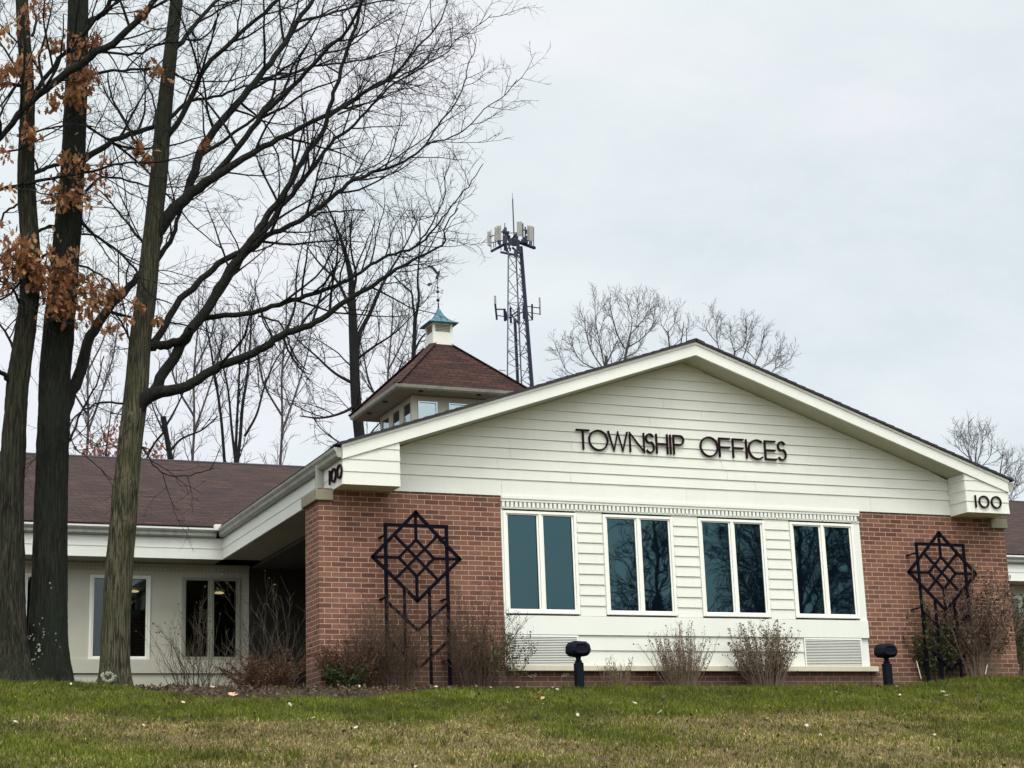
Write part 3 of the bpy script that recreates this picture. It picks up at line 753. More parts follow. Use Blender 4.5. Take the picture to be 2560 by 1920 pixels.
    for dx, dy in ((-.9, -1.3), (.3, -1.3), (-1.28, -.3), (-1.28, .7)):
        mb = MB(); mb.lathe([(.05, 0), (.05, .02), (.03, .024)], (cx+dx, cy+dy, LZ-.022), 10); Q(mb, 'soffit_light', 'dark_paint')
    # ---- cupola
    cu = empty('cupola', (cx, cy, zp)); child_of(cu, bd)
    def K(mb, name, mat, **k): return mb.build(name, M[mat], cu, **k)
    a = .212; ztop = zp+.445
    mb = MB()
    mb.box(cx-a, cx+a, cy-a, cy+a, zp-.25, zp+.26)
    for sx in (-1, 1):
        for sy in (-1, 1): mb.box(cx+sx*a, cx+sx*(a-.05), cy+sy*a, cy+sy*(a-.05), zp+.26, ztop)
    mb.box(cx-a+.06, cx+a-.06, cy-a+.06, cy+a-.06, zp+.26, ztop)
    mb.box(cx-a-.012, cx+a+.012, cy-a-.012, cy+a+.012, ztop-.03, ztop+.01)
    K(mb, 'cupola_wall', 'cream')
    mb = MB()
    for i in range(4):
        mb.M = Matrix.Translation((cx, cy, 0)) @ Matrix.Rotation(i*pi/2, 4, 'Z')
        z = zp+.265
        while z < ztop-.04:
            mb.add([(-a+.05, -a+.005, z), (a-.05, -a+.005, z), (a-.05, -a+.035, z+.028), (-a+.05, -a+.035, z+.028), (-a+.05, -a+.012, z-.004), (a-.05, -a+.012, z-.004)], [(0,1,2,3),(0,4,5,1),(3,2,5,4)]); z += .030
    K(mb, 'louver', 'shaded_cream')
    mb = MB(); prof = [(a+.105, 0), (a+.10, .022), (.235, .055), (.15, .125), (.085, .215), (.045, .305), (.022, .37)]
    vs = []; fs = []
    for r, z in prof: vs += [(cx-r, cy-r, ztop+z), (cx+r, cy-r, ztop+z), (cx+r, cy+r, ztop+z), (cx-r, cy+r, ztop+z)]
    for k in range(len(prof)-1):
        for i in range(4): fs.append((4*k+i, 4*k+(i+1) % 4, 4*k+4+(i+1) % 4, 4*k+4+i))
    fs += [(3, 2, 1, 0), tuple(range(4*len(prof)-4, 4*len(prof)))]
    mb.add(vs, fs); K(mb, 'copper_roof', 'copper', bevel=.006)
    # ---- weather vane
    zb = ztop+.36
    wv = empty('weather_vane', (cx, cy, zb), 'dark weather vane with a flying bird standing on the copper cupola', 'weather vane')
    mb = MB(); mb.lathe([(.02, 0), (.014, .1), (.009, .14)], (cx, cy, zb), 10); mb.rod((cx, cy, zb+.12), (cx-.01, cy, zb+.78), .007, n=6); mb.build('spire', M['darkmetal'], wv)
    for z, r in ((.19, .036), (.37, .03), (.46, .02)):
        mb = MB(); mb.lathe([(r*sin(pi*i/8)+.001, -r*cos(pi*i/8)) for i in range(9)], (cx-.005, cy, zb+z), 12); mb.build('ball', M['darkmetal'], wv, smooth=True)
    mb = MB(); 
    for k in range(4):
        an = k*pi/2+.5; mb.rod((cx, cy, zb+.37), (cx+cos(an)*.12, cy+sin(an)*.12, zb+.37), .004, n=5)
        mb.ribbon([(cx+cos(an)*.12-.02, zb+.35), (cx+cos(an)*.12, zb+.39), (cx+cos(an)*.12+.02, zb+.35)], .008, cy+sin(an)*.12-.003, cy+sin(an)*.12+.003)
    mb.build('direction_arms', M['darkmetal'], wv)
    mb = MB(); A = Vector((cx-.2, cy, zb+.50)); B = Vector((cx+.22, cy, zb+.74)); mb.rod(A, B, .005, n=5)
    mb.prism([(cx-.24, zb+.50), (cx-.19, zb+.47), (cx-.13, zb+.51), (cx-.15, zb+.55), (cx-.2, zb+.54)], cy-.004, cy+.004); mb.build('arrow', M['darkmetal'], wv)
    mb = MB(); y = cy
    body = [(-.045, .66), (-.01, .64), (.02, .70), (.045, .76), (.05, .80), (.03, .82), (.005, .79), (-.02, .73)]
    mb.prism([(cx+a_, zb+b_) for a_, b_ in body], y-.018, y+.018)
    wing = [(-.01, .78), (-.06, .85), (-.13, .90), (-.23, .91), (-.19, .87), (-.13, .83), (-.07, .77), (-.02, .73)]
    mb.add([(cx+a_, y-.03-.12*abs(a_), zb+b_) for a_, b_ in wing]+[(cx+a_, y-.022-.12*abs(a_), zb+b_) for a_, b_ in wing], [tuple(range(8)), tuple(range(15, 7, -1))]+[(i, 8+i, 8+(i+1) % 8, (i+1) % 8) for i in range(8)])
    wing = [(.02, .76), (.05, .83), (.08, .90), (.07, .82), (.05, .75), (.03, .72)]
    mb.add([(cx+a_, y+.03+.5*abs(a_), zb+b_) for a_, b_ in wing]+[(cx+a_, y+.038+.5*abs(a_), zb+b_) for a_, b_ in wing], [tuple(range(6)), tuple(range(11, 5, -1))]+[(i, 6+i, 6+(i+1) % 6, (i+1) % 6) for i in range(6)])
    mb.build('bird', M['darkmetal'], wv)

# ------------------------------------------------------------------ writing
def ell(cx, cz, rx, rz, a0, a1, n=24): return [(cx+rx*cos(radians(a0+(a1-a0)*i/n)), cz+rz*sin(radians(a0+(a1-a0)*i/n))) for i in range(n+1)]
def signs():
    z0, z1 = 3.288, 3.580; W = .0205; y0, y1 = -.055, -.022; zm = (z0+z1)/2
    s = empty('building_sign', (5.5, -.02, z0), 'dark raised letters reading TOWNSHIP OFFICES on the cream gable', 'sign')
    def L(strokes):
        mb = MB()
        for i, st in enumerate(strokes):
            cl = st[0] == 'c'; pts = st[1] if cl else st
            mb.ribbon(pts, W, y0-.0012*i, y1, cl)
        mb.build('letter', M['letter'], s)
    h = W/2
    L([[(3.783, z1-h), (3.992, z1-h)], [(3.889, z1-W), (3.889, z0)]])
    L([('c', ell(4.130, zm, .145, .142, 0, 345, 23))])
    L([[(4.288, z1), (4.372, z0+.01), (4.442, z1-.01), (4.512, z0+.01), (4.592, z1)]])
    L([[(4.632, z0), (4.632, z1-.01), (4.856, z0+.012), (4.856, z1)]])
    def S(x0, x1): 
        c = (x0+x1)/2; r = (x1-x0)/2-h
        top = ell(c, z1-h-.066, r*.92, .066, 20, 250, 14); bot = ell(c, z0+h+.078, r, .078, 70, -150, 14)
        return [top+bot]
    L(S(4.878, 5.026))
    L([[(5.060, z0), (5.060, z1)], [(5.073, zm+.0), (5.222, zm+.0)], [(5.235, z0), (5.235, z1)]])
    L([[(5.287, z0), (5.287, z1)]])
    L([[(5.340, z0), (5.340, z1)], [(5.353, z1-h), (5.44, z1-h)]+ell(5.44, z1-h-.066, .062, .066, 75, -75, 10)+[(5.44, z1-h-.132), (5.353, z1-h-.132)]])
    L([('c', ell(5.925, zm, .142, .142, 0, 345, 23))])
    for x in (6.098, 6.325): L([[(x, z0), (x, z1)], [(x+h, z1-h), (x+.185, z1-h)], [(x+h, zm+.005), (x+.178, zm+.005)]])
    L([[(6.552, z0), (6.552, z1)]])
    L([ell(6.735, zm, .142, .142, 52, 308, 20)])
    L([[(6.872, z0), (6.872, z1)], [(6.885, z1-h), (7.055, z1-h)], [(6.885, zm), (7.05, zm)], [(6.885, z0+h), (7.065, z0+h)]])
    L(S(7.082, 7.235))
    # house numbers
    def nums(M_, label, x0, z0, z1, yf, w):
        e = empty('house_number', (0, 0, 0), label, 'house number'); e.location = (M_ @ Vector((x0, yf, z0)))
        zm = (z0+z1)/2; r = (z1-z0)/2-h
        strs = [[[(x0+.02, z0), (x0+.02, z1), ]], [('c', ell(x0+.175*w, zm, r*w, r, 0, 345, 23))], [('c', ell(x0+.405*w, zm, r*w, r, 0, 345, 23))]]
        for st in strs:
            mb = MB(); mb.M = M_
            for q in st:
                cl = q[0] == 'c'; mb.ribbon(q[1] if cl else q, .020, yf-.028, yf-.002, cl)
            mb.build('digit', M['letter'], e)
    nums(Matrix.Identity(4), 'black raised number 100 on the right-hand box end of the gable', 10.268, 2.625, 2.818, YF-.012, 1.0)
    Mw = Matrix.Translation((L_, 0, 0)) @ Matrix.Rotation(radians(-90), 4, 'Z')
    nums(Mw, 'black raised number 100 on the left end board beside the downspout', -.10, 2.635, 2.83, -.012, 1.12)

# ------------------------------------------------------------------ trellises and garden lights
def trellis(dx, label):
    cx, cz = 1.263+dx, 1.634; y = -.25; D = .612; w = .046; d = .02
    e = empty('trellis', (cx, y, 0), label, 'trellis', 'black star trellises on the brick walls')
    gb = float(ground_z(cx, y))
    # posts and square
    xl, xr = cx-.425, cx+.435; zt = 2.092
    f = MB()
    f.bar((xl, y, gb-.1), (xl, y, zt), w, d); f.bar((xr-.04*0, y, gb-.1), (xr, y, zt), w, d)
    f.bar((xl-w/2, y-.003, zt-w/2), (xr+w/2, y-.003, zt-w/2), w, d)
    f.build('post_frame', M['black'], e)
    f = MB()
    for a, b in (((0, D), (D, 0)), ((D, 0), (0, -D*.93)), ((0, -D*.93), (-D, 0)), ((-D, 0), (0, D))):
        a3 = Vector((cx+a[0], y-.012, cz+a[1])); b3 = Vector((cx+b[0], y-.012, cz+b[1])); t = (b3-a3).normalized()*w*.45
        f.bar(a3-t, b3+t, w, d)
    f.build('diamond', M['black'], e)
    f = MB(); q = D*.5; i = .245; yy = y+.004; ww = .038
    f.bar((cx-q, yy, cz+q), (cx+q, yy, cz-q*.95), ww, d); f.bar((cx+q, yy-.004, cz+q), (cx-q, yy-.004, cz-q*.95), ww, d)
    for a, b in (((0, i), (i, 0)), ((i, 0), (0, -i)), ((0, -i), (-i, 0)), ((-i, 0), (0, i))): f.bar((cx+a[0], yy-.008, cz+a[1]), (cx+b[0], yy-.008, cz+b[1]), ww, d)
    f.bar((cx, yy-.006, cz+i), (cx, yy-.006, cz+D-.02), ww, d); f.bar((cx, yy-.006, cz-i), (cx, yy-.006, cz-D*.9), ww, d)
    f.bar((cx-D+.03, yy-.006, cz), (cx-i, yy-.006, cz), ww, d); f.bar((cx+i, yy-.006, cz), (cx+D-.03, yy-.006, cz), ww, d)
    f.build('lattice', M['black'], e)
    f = MB()
    for x, z in ((cx-.175, 1.26), (cx+.175, 1.26)): f.bar((x, y+.004, gb-.1), (x, y+.004, z), ww, d)
    for z in (1.04, .55):
        f.bar((xl+.01, y-.01, z), (cx, y-.01, z-.36), ww, d); f.bar((xr-.01, y-.014, z), (cx, y-.014, z-.36), ww, d)
    f.build('chevron_bars', M['black'], e)
    for x in (xl, xr):
        for z in (1.93, 1.11, .30):
            f = MB(); f.bar((x, y+.011, z), (x, -.001, z), .05, .012, up=(0, 0, 1)); f.build('wall_bracket', M['black'], e)

def garden_light(x, y, label):
    z = float(ground_z(x, y))
    e = empty('garden_light', (x, y, z), label, 'garden light', 'black floodlights on short posts along the front')
    mb = MB(); mb.box(x-.052, x+.052, y-.052, y+.052, z-.1, z+.345); mb.build('post', M['lamp'], e, bevel=.008)
    mb = MB(); mb.lathe([(.045, .345), (.05, .37), (.032, .38), (.038, .42), (.05, .44)], (x, y, z), 12); mb.build('swivel', M['lamp'], e)
    # octagonal housing facing the wall, with cooling ridge and lens rim
    n = 8; prof = [(-.155, .42), (-.168, .62), (-.10, 1.0), (.02, 1.0), (.03, .86), (.05, .86)]
    mb = MB(); zc = z+.525; pts = []
    out = [(-.175, -.03), (-.165, .045), (-.125, .10), (-.02, .108), (.10, .104), (.16, .06), (.178, -.01), (.16, -.06), (.115, -.098), (0, -.108), (-.12, -.1), (-.165, -.062)]
    m = len(out)
    for yy, k in prof: pts += [(x+.93*a*k*(.9+.1*k), y+yy+.04, zc+.93*b*k) for a, b in out]
    fs = [tuple(range(m)), tuple(range(m*len(prof)-1, m*(len(prof)-1)-1, -1))]
    for q in range(len(prof)-1):
        for i in range(m): fs.append((q*m+i, (q+1)*m+i, (q+1)*m+(i+1) % m, q*m+(i+1) % m))
    mb.add(pts, fs); mb.build('lamp_head', M['lamp'], e, bevel=.018)
    mb = MB(); mb.prism([(x+a*.8, zc+b*.8) for a, b in out], y+.0905, y+.094); mb.build('lens', M['radio'], e)

# ------------------------------------------------------------------ branches
def smooth_path(pts, rad, n):
    pts = np.asarray(pts, float); rad = np.asarray(rad, float)
    d = np.r_[0, np.cumsum(np.linalg.norm(np.diff(pts, axis=0), axis=1))]
    t = np.linspace(0, d[-1], n)
    if len(pts) > 2:
        m = np.gradient(pts, d, axis=0)
        i = np.clip(np.searchsorted(d, t, 'right')-1, 0, len(d)-2); h = (d[i+1]-d[i])[:, None]; s = ((t-d[i])/(d[i+1]-d[i]))[:, None]
        P_ = (2*s**3-3*s**2+1)*pts[i]+(s**3-2*s**2+s)*h*m[i]+(-2*s**3+3*s**2)*pts[i+1]+(s**3-s**2)*h*m[i+1]
    else: P_ = np.stack([np.interp(t, d, pts[:, k]) for k in range(3)], 1)
    return P_, np.interp(t, d, rad)

TWIGCUT = True
class Branches:
    def __init__(self, seed): self.items = []; self.rs = np.random.RandomState(seed)
    def add(self, P_, R_): self.items.append((P_, R_))
    def mesh(self, name, lo=0, hi=9):
        V = []; Q = []; base = 0
        groups = {}
        for P_, R_ in self.items:
            if not lo <= R_[0] < hi: continue
            s = 14 if R_[0] > .09 else 9 if R_[0] > .035 else 6 if R_[0] > .014 else 4 if R_[0] > .006 else 3
            groups.setdefault((len(P_), s), []).append((P_, R_))
        for (n, s), it in groups.items():
            Pp = np.stack([a for a, b in it]); Rr = np.stack([b for a, b in it]); k = len(it)
            T = np.gradient(Pp, axis=1); T /= np.linalg.norm(T, axis=2, keepdims=True)+1e-9
            mean = T.mean(axis=1); ref = np.where(np.abs(mean[:, 1:2]) < .8, np.array([[0, 1., 0]]), np.array([[1., 0, 0]]))[:, None, :]
            A = np.cross(T, np.broadcast_to(ref, T.shape)); A /= np.linalg.norm(A, axis=2, keepdims=True)+1e-9; B = np.cross(T, A)
            an = np.arange(s)*2*pi/s
            ring = A[:, :, None, :]*np.cos(an)[None, None, :, None]+B[:, :, None, :]*np.sin(an)[None, None, :, None]
            rr = Rr[:, :, None, None]
            v = Pp[:, :, None, :]+ring*rr
            v = v.reshape(-1, 3); i = np.arange(k*n*s).reshape(k, n, s)
            q = np.stack([i[:, :-1, :], np.roll(i[:, :-1, :], -1, axis=2), np.roll(i[:, 1:, :], -1, axis=2), i[:, 1:, :]], -1).reshape(-1, 4)
            V.append(v); Q.append(q+base); base += len(v)
        me = raw_mesh(name, np.concatenate(V), np.concatenate(Q))
        me.polygons.foreach_set('use_smooth', np.ones(len(me.polygons), bool))
        return me
    def child(self, p, d, length, r, n, up, wob, taper=.3, y_flat=1.0):
        rs = self.rs; pts = [p]; st = length/(n-1); d = d/np.linalg.norm(d)
        drift = rs.normal(0, wob*.5, 3)
        for k in range(n-1):
            d = d+drift*.5+rs.normal(0, wob, 3)+np.array([0, 0, up]); d = d/np.linalg.norm(d)
            pts.append(pts[-1]+d*st)
        P_ = np.array(pts); R_ = r*(1-(1-taper)*np.linspace(0, 1, n))
        return P_, R_
    def grow(self, P_, R_, cfg, lvl=0, t0=.1, t1=1.0, bias=None):
        rs = self.rs
        if lvl >= len(cfg): return
        sp, (l0, l1), ang, up, rmin, n = cfg[lvl]
        d = np.r_[0, np.cumsum(np.linalg.norm(np.diff(P_, axis=0), axis=1))]; L = d[-1]
        s = L*t0+sp*rs.uniform(.2, 1)
        while s < L*t1:
            i = min(np.searchsorted(d, s, 'right')-1, len(d)-2); f = (s-d[i])/(d[i+1]-d[i]+1e-9)
            p = P_[i]*(1-f)+P_[i+1]*f; r = R_[i]*(1-f)+R_[i+1]*f
            T = P_[i+1]-P_[i]; T = T/(np.linalg.norm(T)+1e-9)
            a = rs.normal(0, 1, 3); a -= T*a.dot(T); a /= np.linalg.norm(a)+1e-9
            if bias is not None: a = a+bias; a -= T*a.dot(T); a /= np.linalg.norm(a)+1e-9
            th = radians(rs.uniform(*ang)); dd = T*cos(th)+a*sin(th)
            ln = rs.uniform(l0, l1)*(1.15-.55*s/L)*(.72 if lvl == 0 and r < .012 and TWIGCUT else 1)
            rc = max(rmin, min(r*.55, ln*.012*(1.3 if lvl == 0 else 1)))
            C, RC = self.child(p, dd, ln, rc, n, up, .13 if lvl else .10)
            self.add(C, RC); self.grow(C, RC, cfg, lvl+1, .12)
            s += sp*rs.uniform(.55, 1.45)*(1.5 if lvl == 0 and r < .012 and TWIGCUT else 1)

def traced(pts, y0, dy, w, px_per_m, jit=0):
    """limb taken from sight lines; depth runs from y0 to y0+dy along it, w = widths in photo pixels"""
    n = len(pts); out = []
    for i, (u, v) in enumerate(pts): out.append(at(u, v, y0+dy*(i/(n-1))**1.25))
    ws = np.interp(np.linspace(0, 1, n), np.linspace(0, 1, len(w)), w)
    return np.array(out), ws/px_per_m/2

def oak_leaves(name, mat, spots, rs, size=(.07, .135), mult=2.1):
    """lobed leaves hanging round the given points: (centre, spread, count)"""
    V = []; F = []
    out = [(0, 0), (.12, .16), (.06, .30), (.26, .38), (.14, .52), (.30, .66), (.13, .76), (.10, .92), (0, 1.0), (-.10, .92), (-.13, .76), (-.30, .66), (-.14, .52), (-.26, .38), (-.06, .30), (-.12, .16)]
    for c, sp, n in spots:
        for _ in range(int(n*mult)):
            p = np.array(c)+rs.normal(0, 1, 3)*np.array(sp)*.85; s = rs.uniform(*size)
            T = np.array([rs.normal(0, .55), rs.normal(0, .55), -1.0+rs.normal(0, .5)]); T /= np.linalg.norm(T)
            a = rs.normal(0, 1, 3); a -= T*a.dot(T); a /= np.linalg.norm(a); b = np.cross(T, a); cu = rs.uniform(-.5, .8)
            base = len(V)
            for x, y in out: V.append(p+T*y*s+a*x*s*1.1+b*(abs(x)*cu+.25*y*y*cu)*s)
            F.append(tuple(range(base, base+16)))
    me = bpy.data.meshes.new(name); me.from_pydata([tuple(v) for v in V], [], F); me.update(); me.materials.append(mat); return me

def small_leaves(name, mat, pts, rs, size=(.012, .025), elong=1.6):
    n = len(pts); P_ = np.array(pts); s = rs.uniform(size[0], size[1], n)[:, None]
    a = rs.normal(0, 1, (n, 3)); a /= np.linalg.norm(a, axis=1)[:, None]; b = rs.normal(0, 1, (n, 3)); b -= a*(a*b).sum(1)[:, None]; b /= np.linalg.norm(b, axis=1)[:, None]
    c = np.cross(a, b)
    V = np.stack([P_, P_+a*s*elong*.5+b*s*.5+c*s*.12, P_+a*s*elong, P_+a*s*elong*.5-b*s*.5+c*s*.12], 1).reshape(-1, 3)
    me = raw_mesh(name, V, np.arange(n*4).reshape(n, 4)); me.materials.append(mat); return me

def link(me, name, mat, parent):
    if mat is not None: me.materials.append(mat)
    o = bpy.data.objects.new(name, me); COL.objects.link(o); child_of(o, parent); return o

TW = [(.18, (.55, 1.75), (25, 65), .045, .0062, 10), (.12, (.2, .62), (28, 65), .03, .0040, 6), (.085, (.08, .25), (30, 70), .02, .0029, 4)]
def TWs(k, r=1.0):
    return [(a*k, l, g, u, rm*r, n) for a, l, g, u, rm, n in TW]

def trunk_mesh(pts, rad, seed, flare=1.5, sides=64, n=220, furrow=.022, name='trunk', knots=()):
    P_, R_ = smooth_path(pts, rad, n); rs = np.random.RandomState(seed)
    h = P_[:, 2]-P_[0, 2]; R_ = R_*(1+(flare-1)*np.exp(-h/.22))
    an = np.arange(sides)*2*pi/sides; ph = rs.uniform(0, 6.28, 6)
    lob = sum(np.sin(an*k+ph[i]) for i, k in enumerate((3, 5)))*.5; rd = rs.normal(0, 1, sides)
    V = []
    for i in range(n):
        rd = rd*.93+rs.normal(0, .37, sides)
        f = 1+.5*(flare-1)*np.exp(-h[i]/.3)*lob*.8+.025*np.sin(an*2+ph[2]+h[i]*.8)+.02*np.sin(h[i]*3.1+an*3+ph[3])+furrow*rd+furrow*.12*rs.normal(0, 1, sides)
        for kz, ka, am, sz in knots:
            da = (an-ka+pi) % (2*pi)-pi; f = f+am*np.exp(-((P_[i, 2]-kz)/sz)**2-(da*R_[i]/sz)**2)*(1-.9*np.exp(-((P_[i, 2]-kz)/(sz*.35))**2-(da*R_[i]/(sz*.35))**2))
        V.append(np.stack([P_[i, 0]+np.cos(an)*R_[i]*f, P_[i, 1]+np.sin(an)*R_[i]*f, np.full(sides, P_[i, 2])], 1))
    V = np.concatenate(V); i = np.arange(n*sides).reshape(n, sides)
    q = np.stack([i[:-1], np.roll(i[:-1], -1, axis=1), np.roll(i[1:], -1, axis=1), i[1:]], -1).reshape(-1, 4)
    me = raw_mesh(name, V, q); me.polygons.foreach_set('use_smooth', np.ones(len(me.polygons), bool)); return me

def lichen_patches(spots, rs):
    V = []; F = []
    for c, r in spots:
        n = 9; base = len(V); V.append((c[0], c[1]-r*.08, c[2]))
        for k in range(n):
            a = 2*pi*k/n; rr = r*rs.uniform(.45, 1.1); V.append((c[0]+cos(a)*rr, c[1]+rs.uniform(0, .01), c[2]+sin(a)*rr*1.2))
        for k in range(n): F.append((base, base+1+(k+1) % n, base+1+k))
    me = bpy.data.meshes.new('lichen'); me.from_pydata(V, [], F); me.update(); return me

def foreground_trees():
    PM = 198.0; rs = np.random.RandomState(21)
    # ================= tree C: the mossy one on the right with the long limbs
    y0 = .25
    base = at(285, 1707, y0)
    t = empty('shade_tree', (base[0], base[1], float(ground_z(base[0], y0))), 'bare mossy grey tree with long limbs reaching right over the building', 'tree')
    tr = [(285, 1712), (289, 1600), (296, 1450), (308, 1290), (322, 1143), (338, 998), (350, 853), (365, 745), (375, 636), (385, 549), (399, 422), (409, 295), (422, 169), (441, 0), (455, -200), (468, -420), (476, -620)]
    w = [68, 68, 66, 63, 60, 60, 56, 54, 50, 48, 46, 42, 36, 33, 26, 18, 8]
    P0 = np.array([at(u, v, y0) for u, v in tr]); P0[0, 2] = float(ground_z(P0[0, 0], y0))-.08
    link(trunk_mesh(P0, np.array(w)/PM/2, 1, 1.55, name='trunk', n=220, knots=((2.0, -1.25, .35, .075), (2.52, -1.3, .22, .06), (3.4, -1.9, .2, .06), (1.2, -1.9, .12, .05))), 'trunk', M['bark_moss_backlit'], t)
    B = Branches(31)
    def limb(pts, dy, w, n=None, cfgk=1.0, t0=.12, y=y0, grow=True, extra=0):
        p, r = traced(pts, y, dy, w, PM); n = n or max(12, 3*len(pts))
        p, r = smooth_path(p, r, n)
        p[1:-1] += B.rs.normal(0, .008, (n-2, 3))
        B.add(p, r)
        if grow: B.grow(p, r, TWs(cfgk), 0, t0)
        return p, r
    limb([(326, 1090), (340, 1040), (365, 994), (383, 983), (401, 978), (434, 976), (488, 954), (542, 918), (597, 897), (651, 875), (705, 839), (747, 822), (789, 805), (847, 766), (893, 735), (947, 704), (986, 677), (1036, 650), (1074, 631), (1115, 600), (1111, 575), (1145, 520)], -1.6, [36, 40, 32, 24, 21, 19, 15, 11, 8, 5, 3], cfgk=1.15, t0=.2)
    limb([(368, 990), (383, 983), (401, 947), (427, 911), (439, 889), (463, 846), (485, 817), (514, 781), (543, 730), (564, 694), (597, 647), (637, 590), (680, 524), (708, 485), (745, 420), (774, 372), (806, 333), (821, 282), (839, 224), (857, 159), (882, 90), (897, 36), (904, 0), (925, -90), (950, -180)], -1.0, [30, 28, 28, 24, 18, 14, 11, 9, 6], cfgk=1.2, t0=.22)
    limb([(375, 866), (405, 864), (434, 857), (459, 848), (478, 825)], -.35, [26, 24, 22, 22], grow=False)
    limb([(463, 846), (500, 800), (556, 718), (600, 655), (647, 593), (719, 499), (756, 452), (792, 409), (835, 351), (882, 315), (940, 253), (980, 210), (1034, 181), (1070, 159), (1124, 123), (1140, 100), (1164, 87), (1229, 36)], .7, [20, 18, 15, 11, 7, 5, 3, 2], cfgk=1.0, t0=.3)
    limb([(375, 870), (398, 839), (427, 788), (449, 752), (481, 723), (506, 694), (543, 665), (586, 636), (629, 622), (661, 593), (719, 568), (781, 532), (831, 492), (882, 452), (926, 434), (980, 416), (1027, 394), (1067, 362), (1106, 351), (1164, 322), (1215, 271), (1269, 231), (1293, 199)], -.8, [20, 18, 17, 16, 14, 12, 8, 5, 3, 2], cfgk=1.1, t0=.25)
    limb([(1060, 368), (1099, 307), (1143, 253), (1161, 203), (1171, 159), (1190, 119), (1186, 83)], -.3, [6, 4, 3, 2], cfgk=.9)
    limb([(500, 800), (530, 792), (564, 788), (629, 781), (669, 770), (716, 755), (760, 741), (801, 728), (839, 714), (878, 693), (932, 658), (986, 635), (1047, 612), (1078, 581), (1121, 524), (1168, 470), (1208, 409)], -2.2, [16, 14, 13, 11, 9, 7, 4, 2], cfgk=1.0, t0=.15)
    limb([(1040, 612), (1066, 580), (1095, 530), (1110, 500), (1113, 450)], -.2, [5, 4, 2], cfgk=.8)
    limb([(378, 625), (394, 585), (411, 557), (430, 527), (464, 498), (498, 468), (527, 447), (570, 422), (633, 380), (717, 338), (772, 308), (835, 279), (907, 235), (973, 195), (1009, 163), (1052, 109), (1096, 61), (1117, 4), (1130, -60)], -1.2, [26, 34, 32, 26, 20, 14, 12, 9, 6, 4, 2], cfgk=1.1, t0=.22)
    limb([(464, 500), (485, 430), (502, 380), (527, 338), (561, 295), (603, 245), (633, 211), (671, 160), (709, 110), (743, 55), (781, 0), (815, -70), (850, -160), (880, -260)], .6, [24, 22, 20, 18, 15, 10, 6], cfgk=1.0, t0=.1)
    limb([(500, 470), (527, 447), (591, 371), (658, 287), (717, 228), (772, 173), (823, 118), (878, 63), (905, 0), (930, -90)], -1.9, [20, 17, 13, 11, 8, 5], cfgk=1.0, t0=.15)
    limb([(410, 350), (426, 333), (485, 232), (506, 181), (561, 122), (624, 63), (696, 0), (760, -70), (820, -160)], -.9, [16, 15, 13, 11, 8, 4], cfgk=1.0)
    limb([(425, 130), (447, 110), (481, 68), (536, 8), (590, -50), (650, -120)], .8, [16, 13, 9, 5], cfgk=1.0)
    limb([(845, 286), (890, 270), (940, 250), (1010, 215), (1060, 180)], .9, [6, 4, 2], cfgk=.9)
    limb([(821, 282), (870, 262), (930, 215), (1000, 190), (1050, 165), (1085, 120), (1110, 70)], .5, [8, 6, 4, 2], cfgk=.9)
    limb([(700, 195), (770, 170), (840, 160), (905, 150), (960, 130), (1010, 108), (1060, 75)], 1.1, [8, 6, 4, 2], cfgk=.9)
    limb([(743, 55), (790, 45), (850, 25), (920, 10), (1000, -5)], .8, [9, 7, 4], cfgk=.9)
    limb([(792, 450), (850, 440), (905, 430), (960, 400), (985, 340)], 1.0, [6, 4, 2], cfgk=.9)
    limb([(645, 790), (700, 810), (720, 850), (745, 900), (765, 925)], -.6, [6, 5, 3], cfgk=1.1)
    limb([(790, 400), (840, 415), (880, 440), (940, 440)], 1.0, [5, 3, 2])
    limb([(705, 839), (724, 885), (755, 925), (775, 935)], .3, [7, 5, 3])
    limb([(307, 1009), (280, 1004), (235, 1012), (203, 1030), (177, 1056), (181, 1106), (224, 1150), (278, 1197)], -.5, [6, 5, 4, 3, 2], cfgk=1.2)
    limb([(352, 1115), (362, 1125), (384, 1165), (434, 1190), (506, 1179), (535, 1170)], -.7, [6, 4, 3, 2], cfgk=1.4)
    limb([(780, 541), (816, 531), (862, 527), (912, 526)], .3, [6, 5, 4], grow=False)
    limb([(352, 900), (330, 870), (300, 800), (262, 760), (255, 735)], .7, [7, 5, 3], cfgk=1.0)
    limb([(385, 640), (350, 600), (320, 560), (290, 520), (240, 470)], .9, [9, 7, 4], cfgk=1.0)
    limb([(400, 410), (350, 370), (310, 300), (280, 250), (270, 180)], .9, [9, 7, 4], cfgk=1.0)
    for uu, vv, dx2, dz2 in ((441, 0, -180, -160), (452, -150, 190, -140), (458, -250, -150, -200), (463, -330, 160, -180)):
        limb([(uu, vv), (uu+dx2*.4, vv+dz2*.3), (uu+dx2*.8, vv+dz2*.8), (uu+dx2, vv+dz2*1.3)], B.rs.uniform(-1.5, 1.5), [12, 8, 3], cfgk=1.3)
    link(B.mesh('limbs', .0205), 'limbs', M['bark_limb'], t); link(B.mesh('crown', 0, .0205), 'crown', M['twig'], t)
    link(lichen_patches([(at(272+17*cos(k*.55)*rs.uniform(.6, 1.1), 1692-11*sin(k*.55)*rs.uniform(.6, 1.1), y0-.262), rs.uniform(.012, .026)) for k in range(22)], rs), 'fungus', M['lichen'], t)
    # ================= tree B: the darkest, thickest trunk
    y0 = .35; base = at(118, 1702, y0)
    t = empty('oak_tree', (base[0], base[1], float(ground_z(base[0], y0))), 'thickest dark oak trunk with a forked stem and clusters of dry brown leaves', 'tree')
    tr = [(118, 1706), (120, 1600), (123, 1450), (126, 1300), (130, 1179), (134, 1034), (138, 925), (149, 817), (158, 720), (163, 633), (171, 549), (182, 422), (187, 295), (194, 127), (196, 0), (200, -200), (206, -450), (212, -700)]
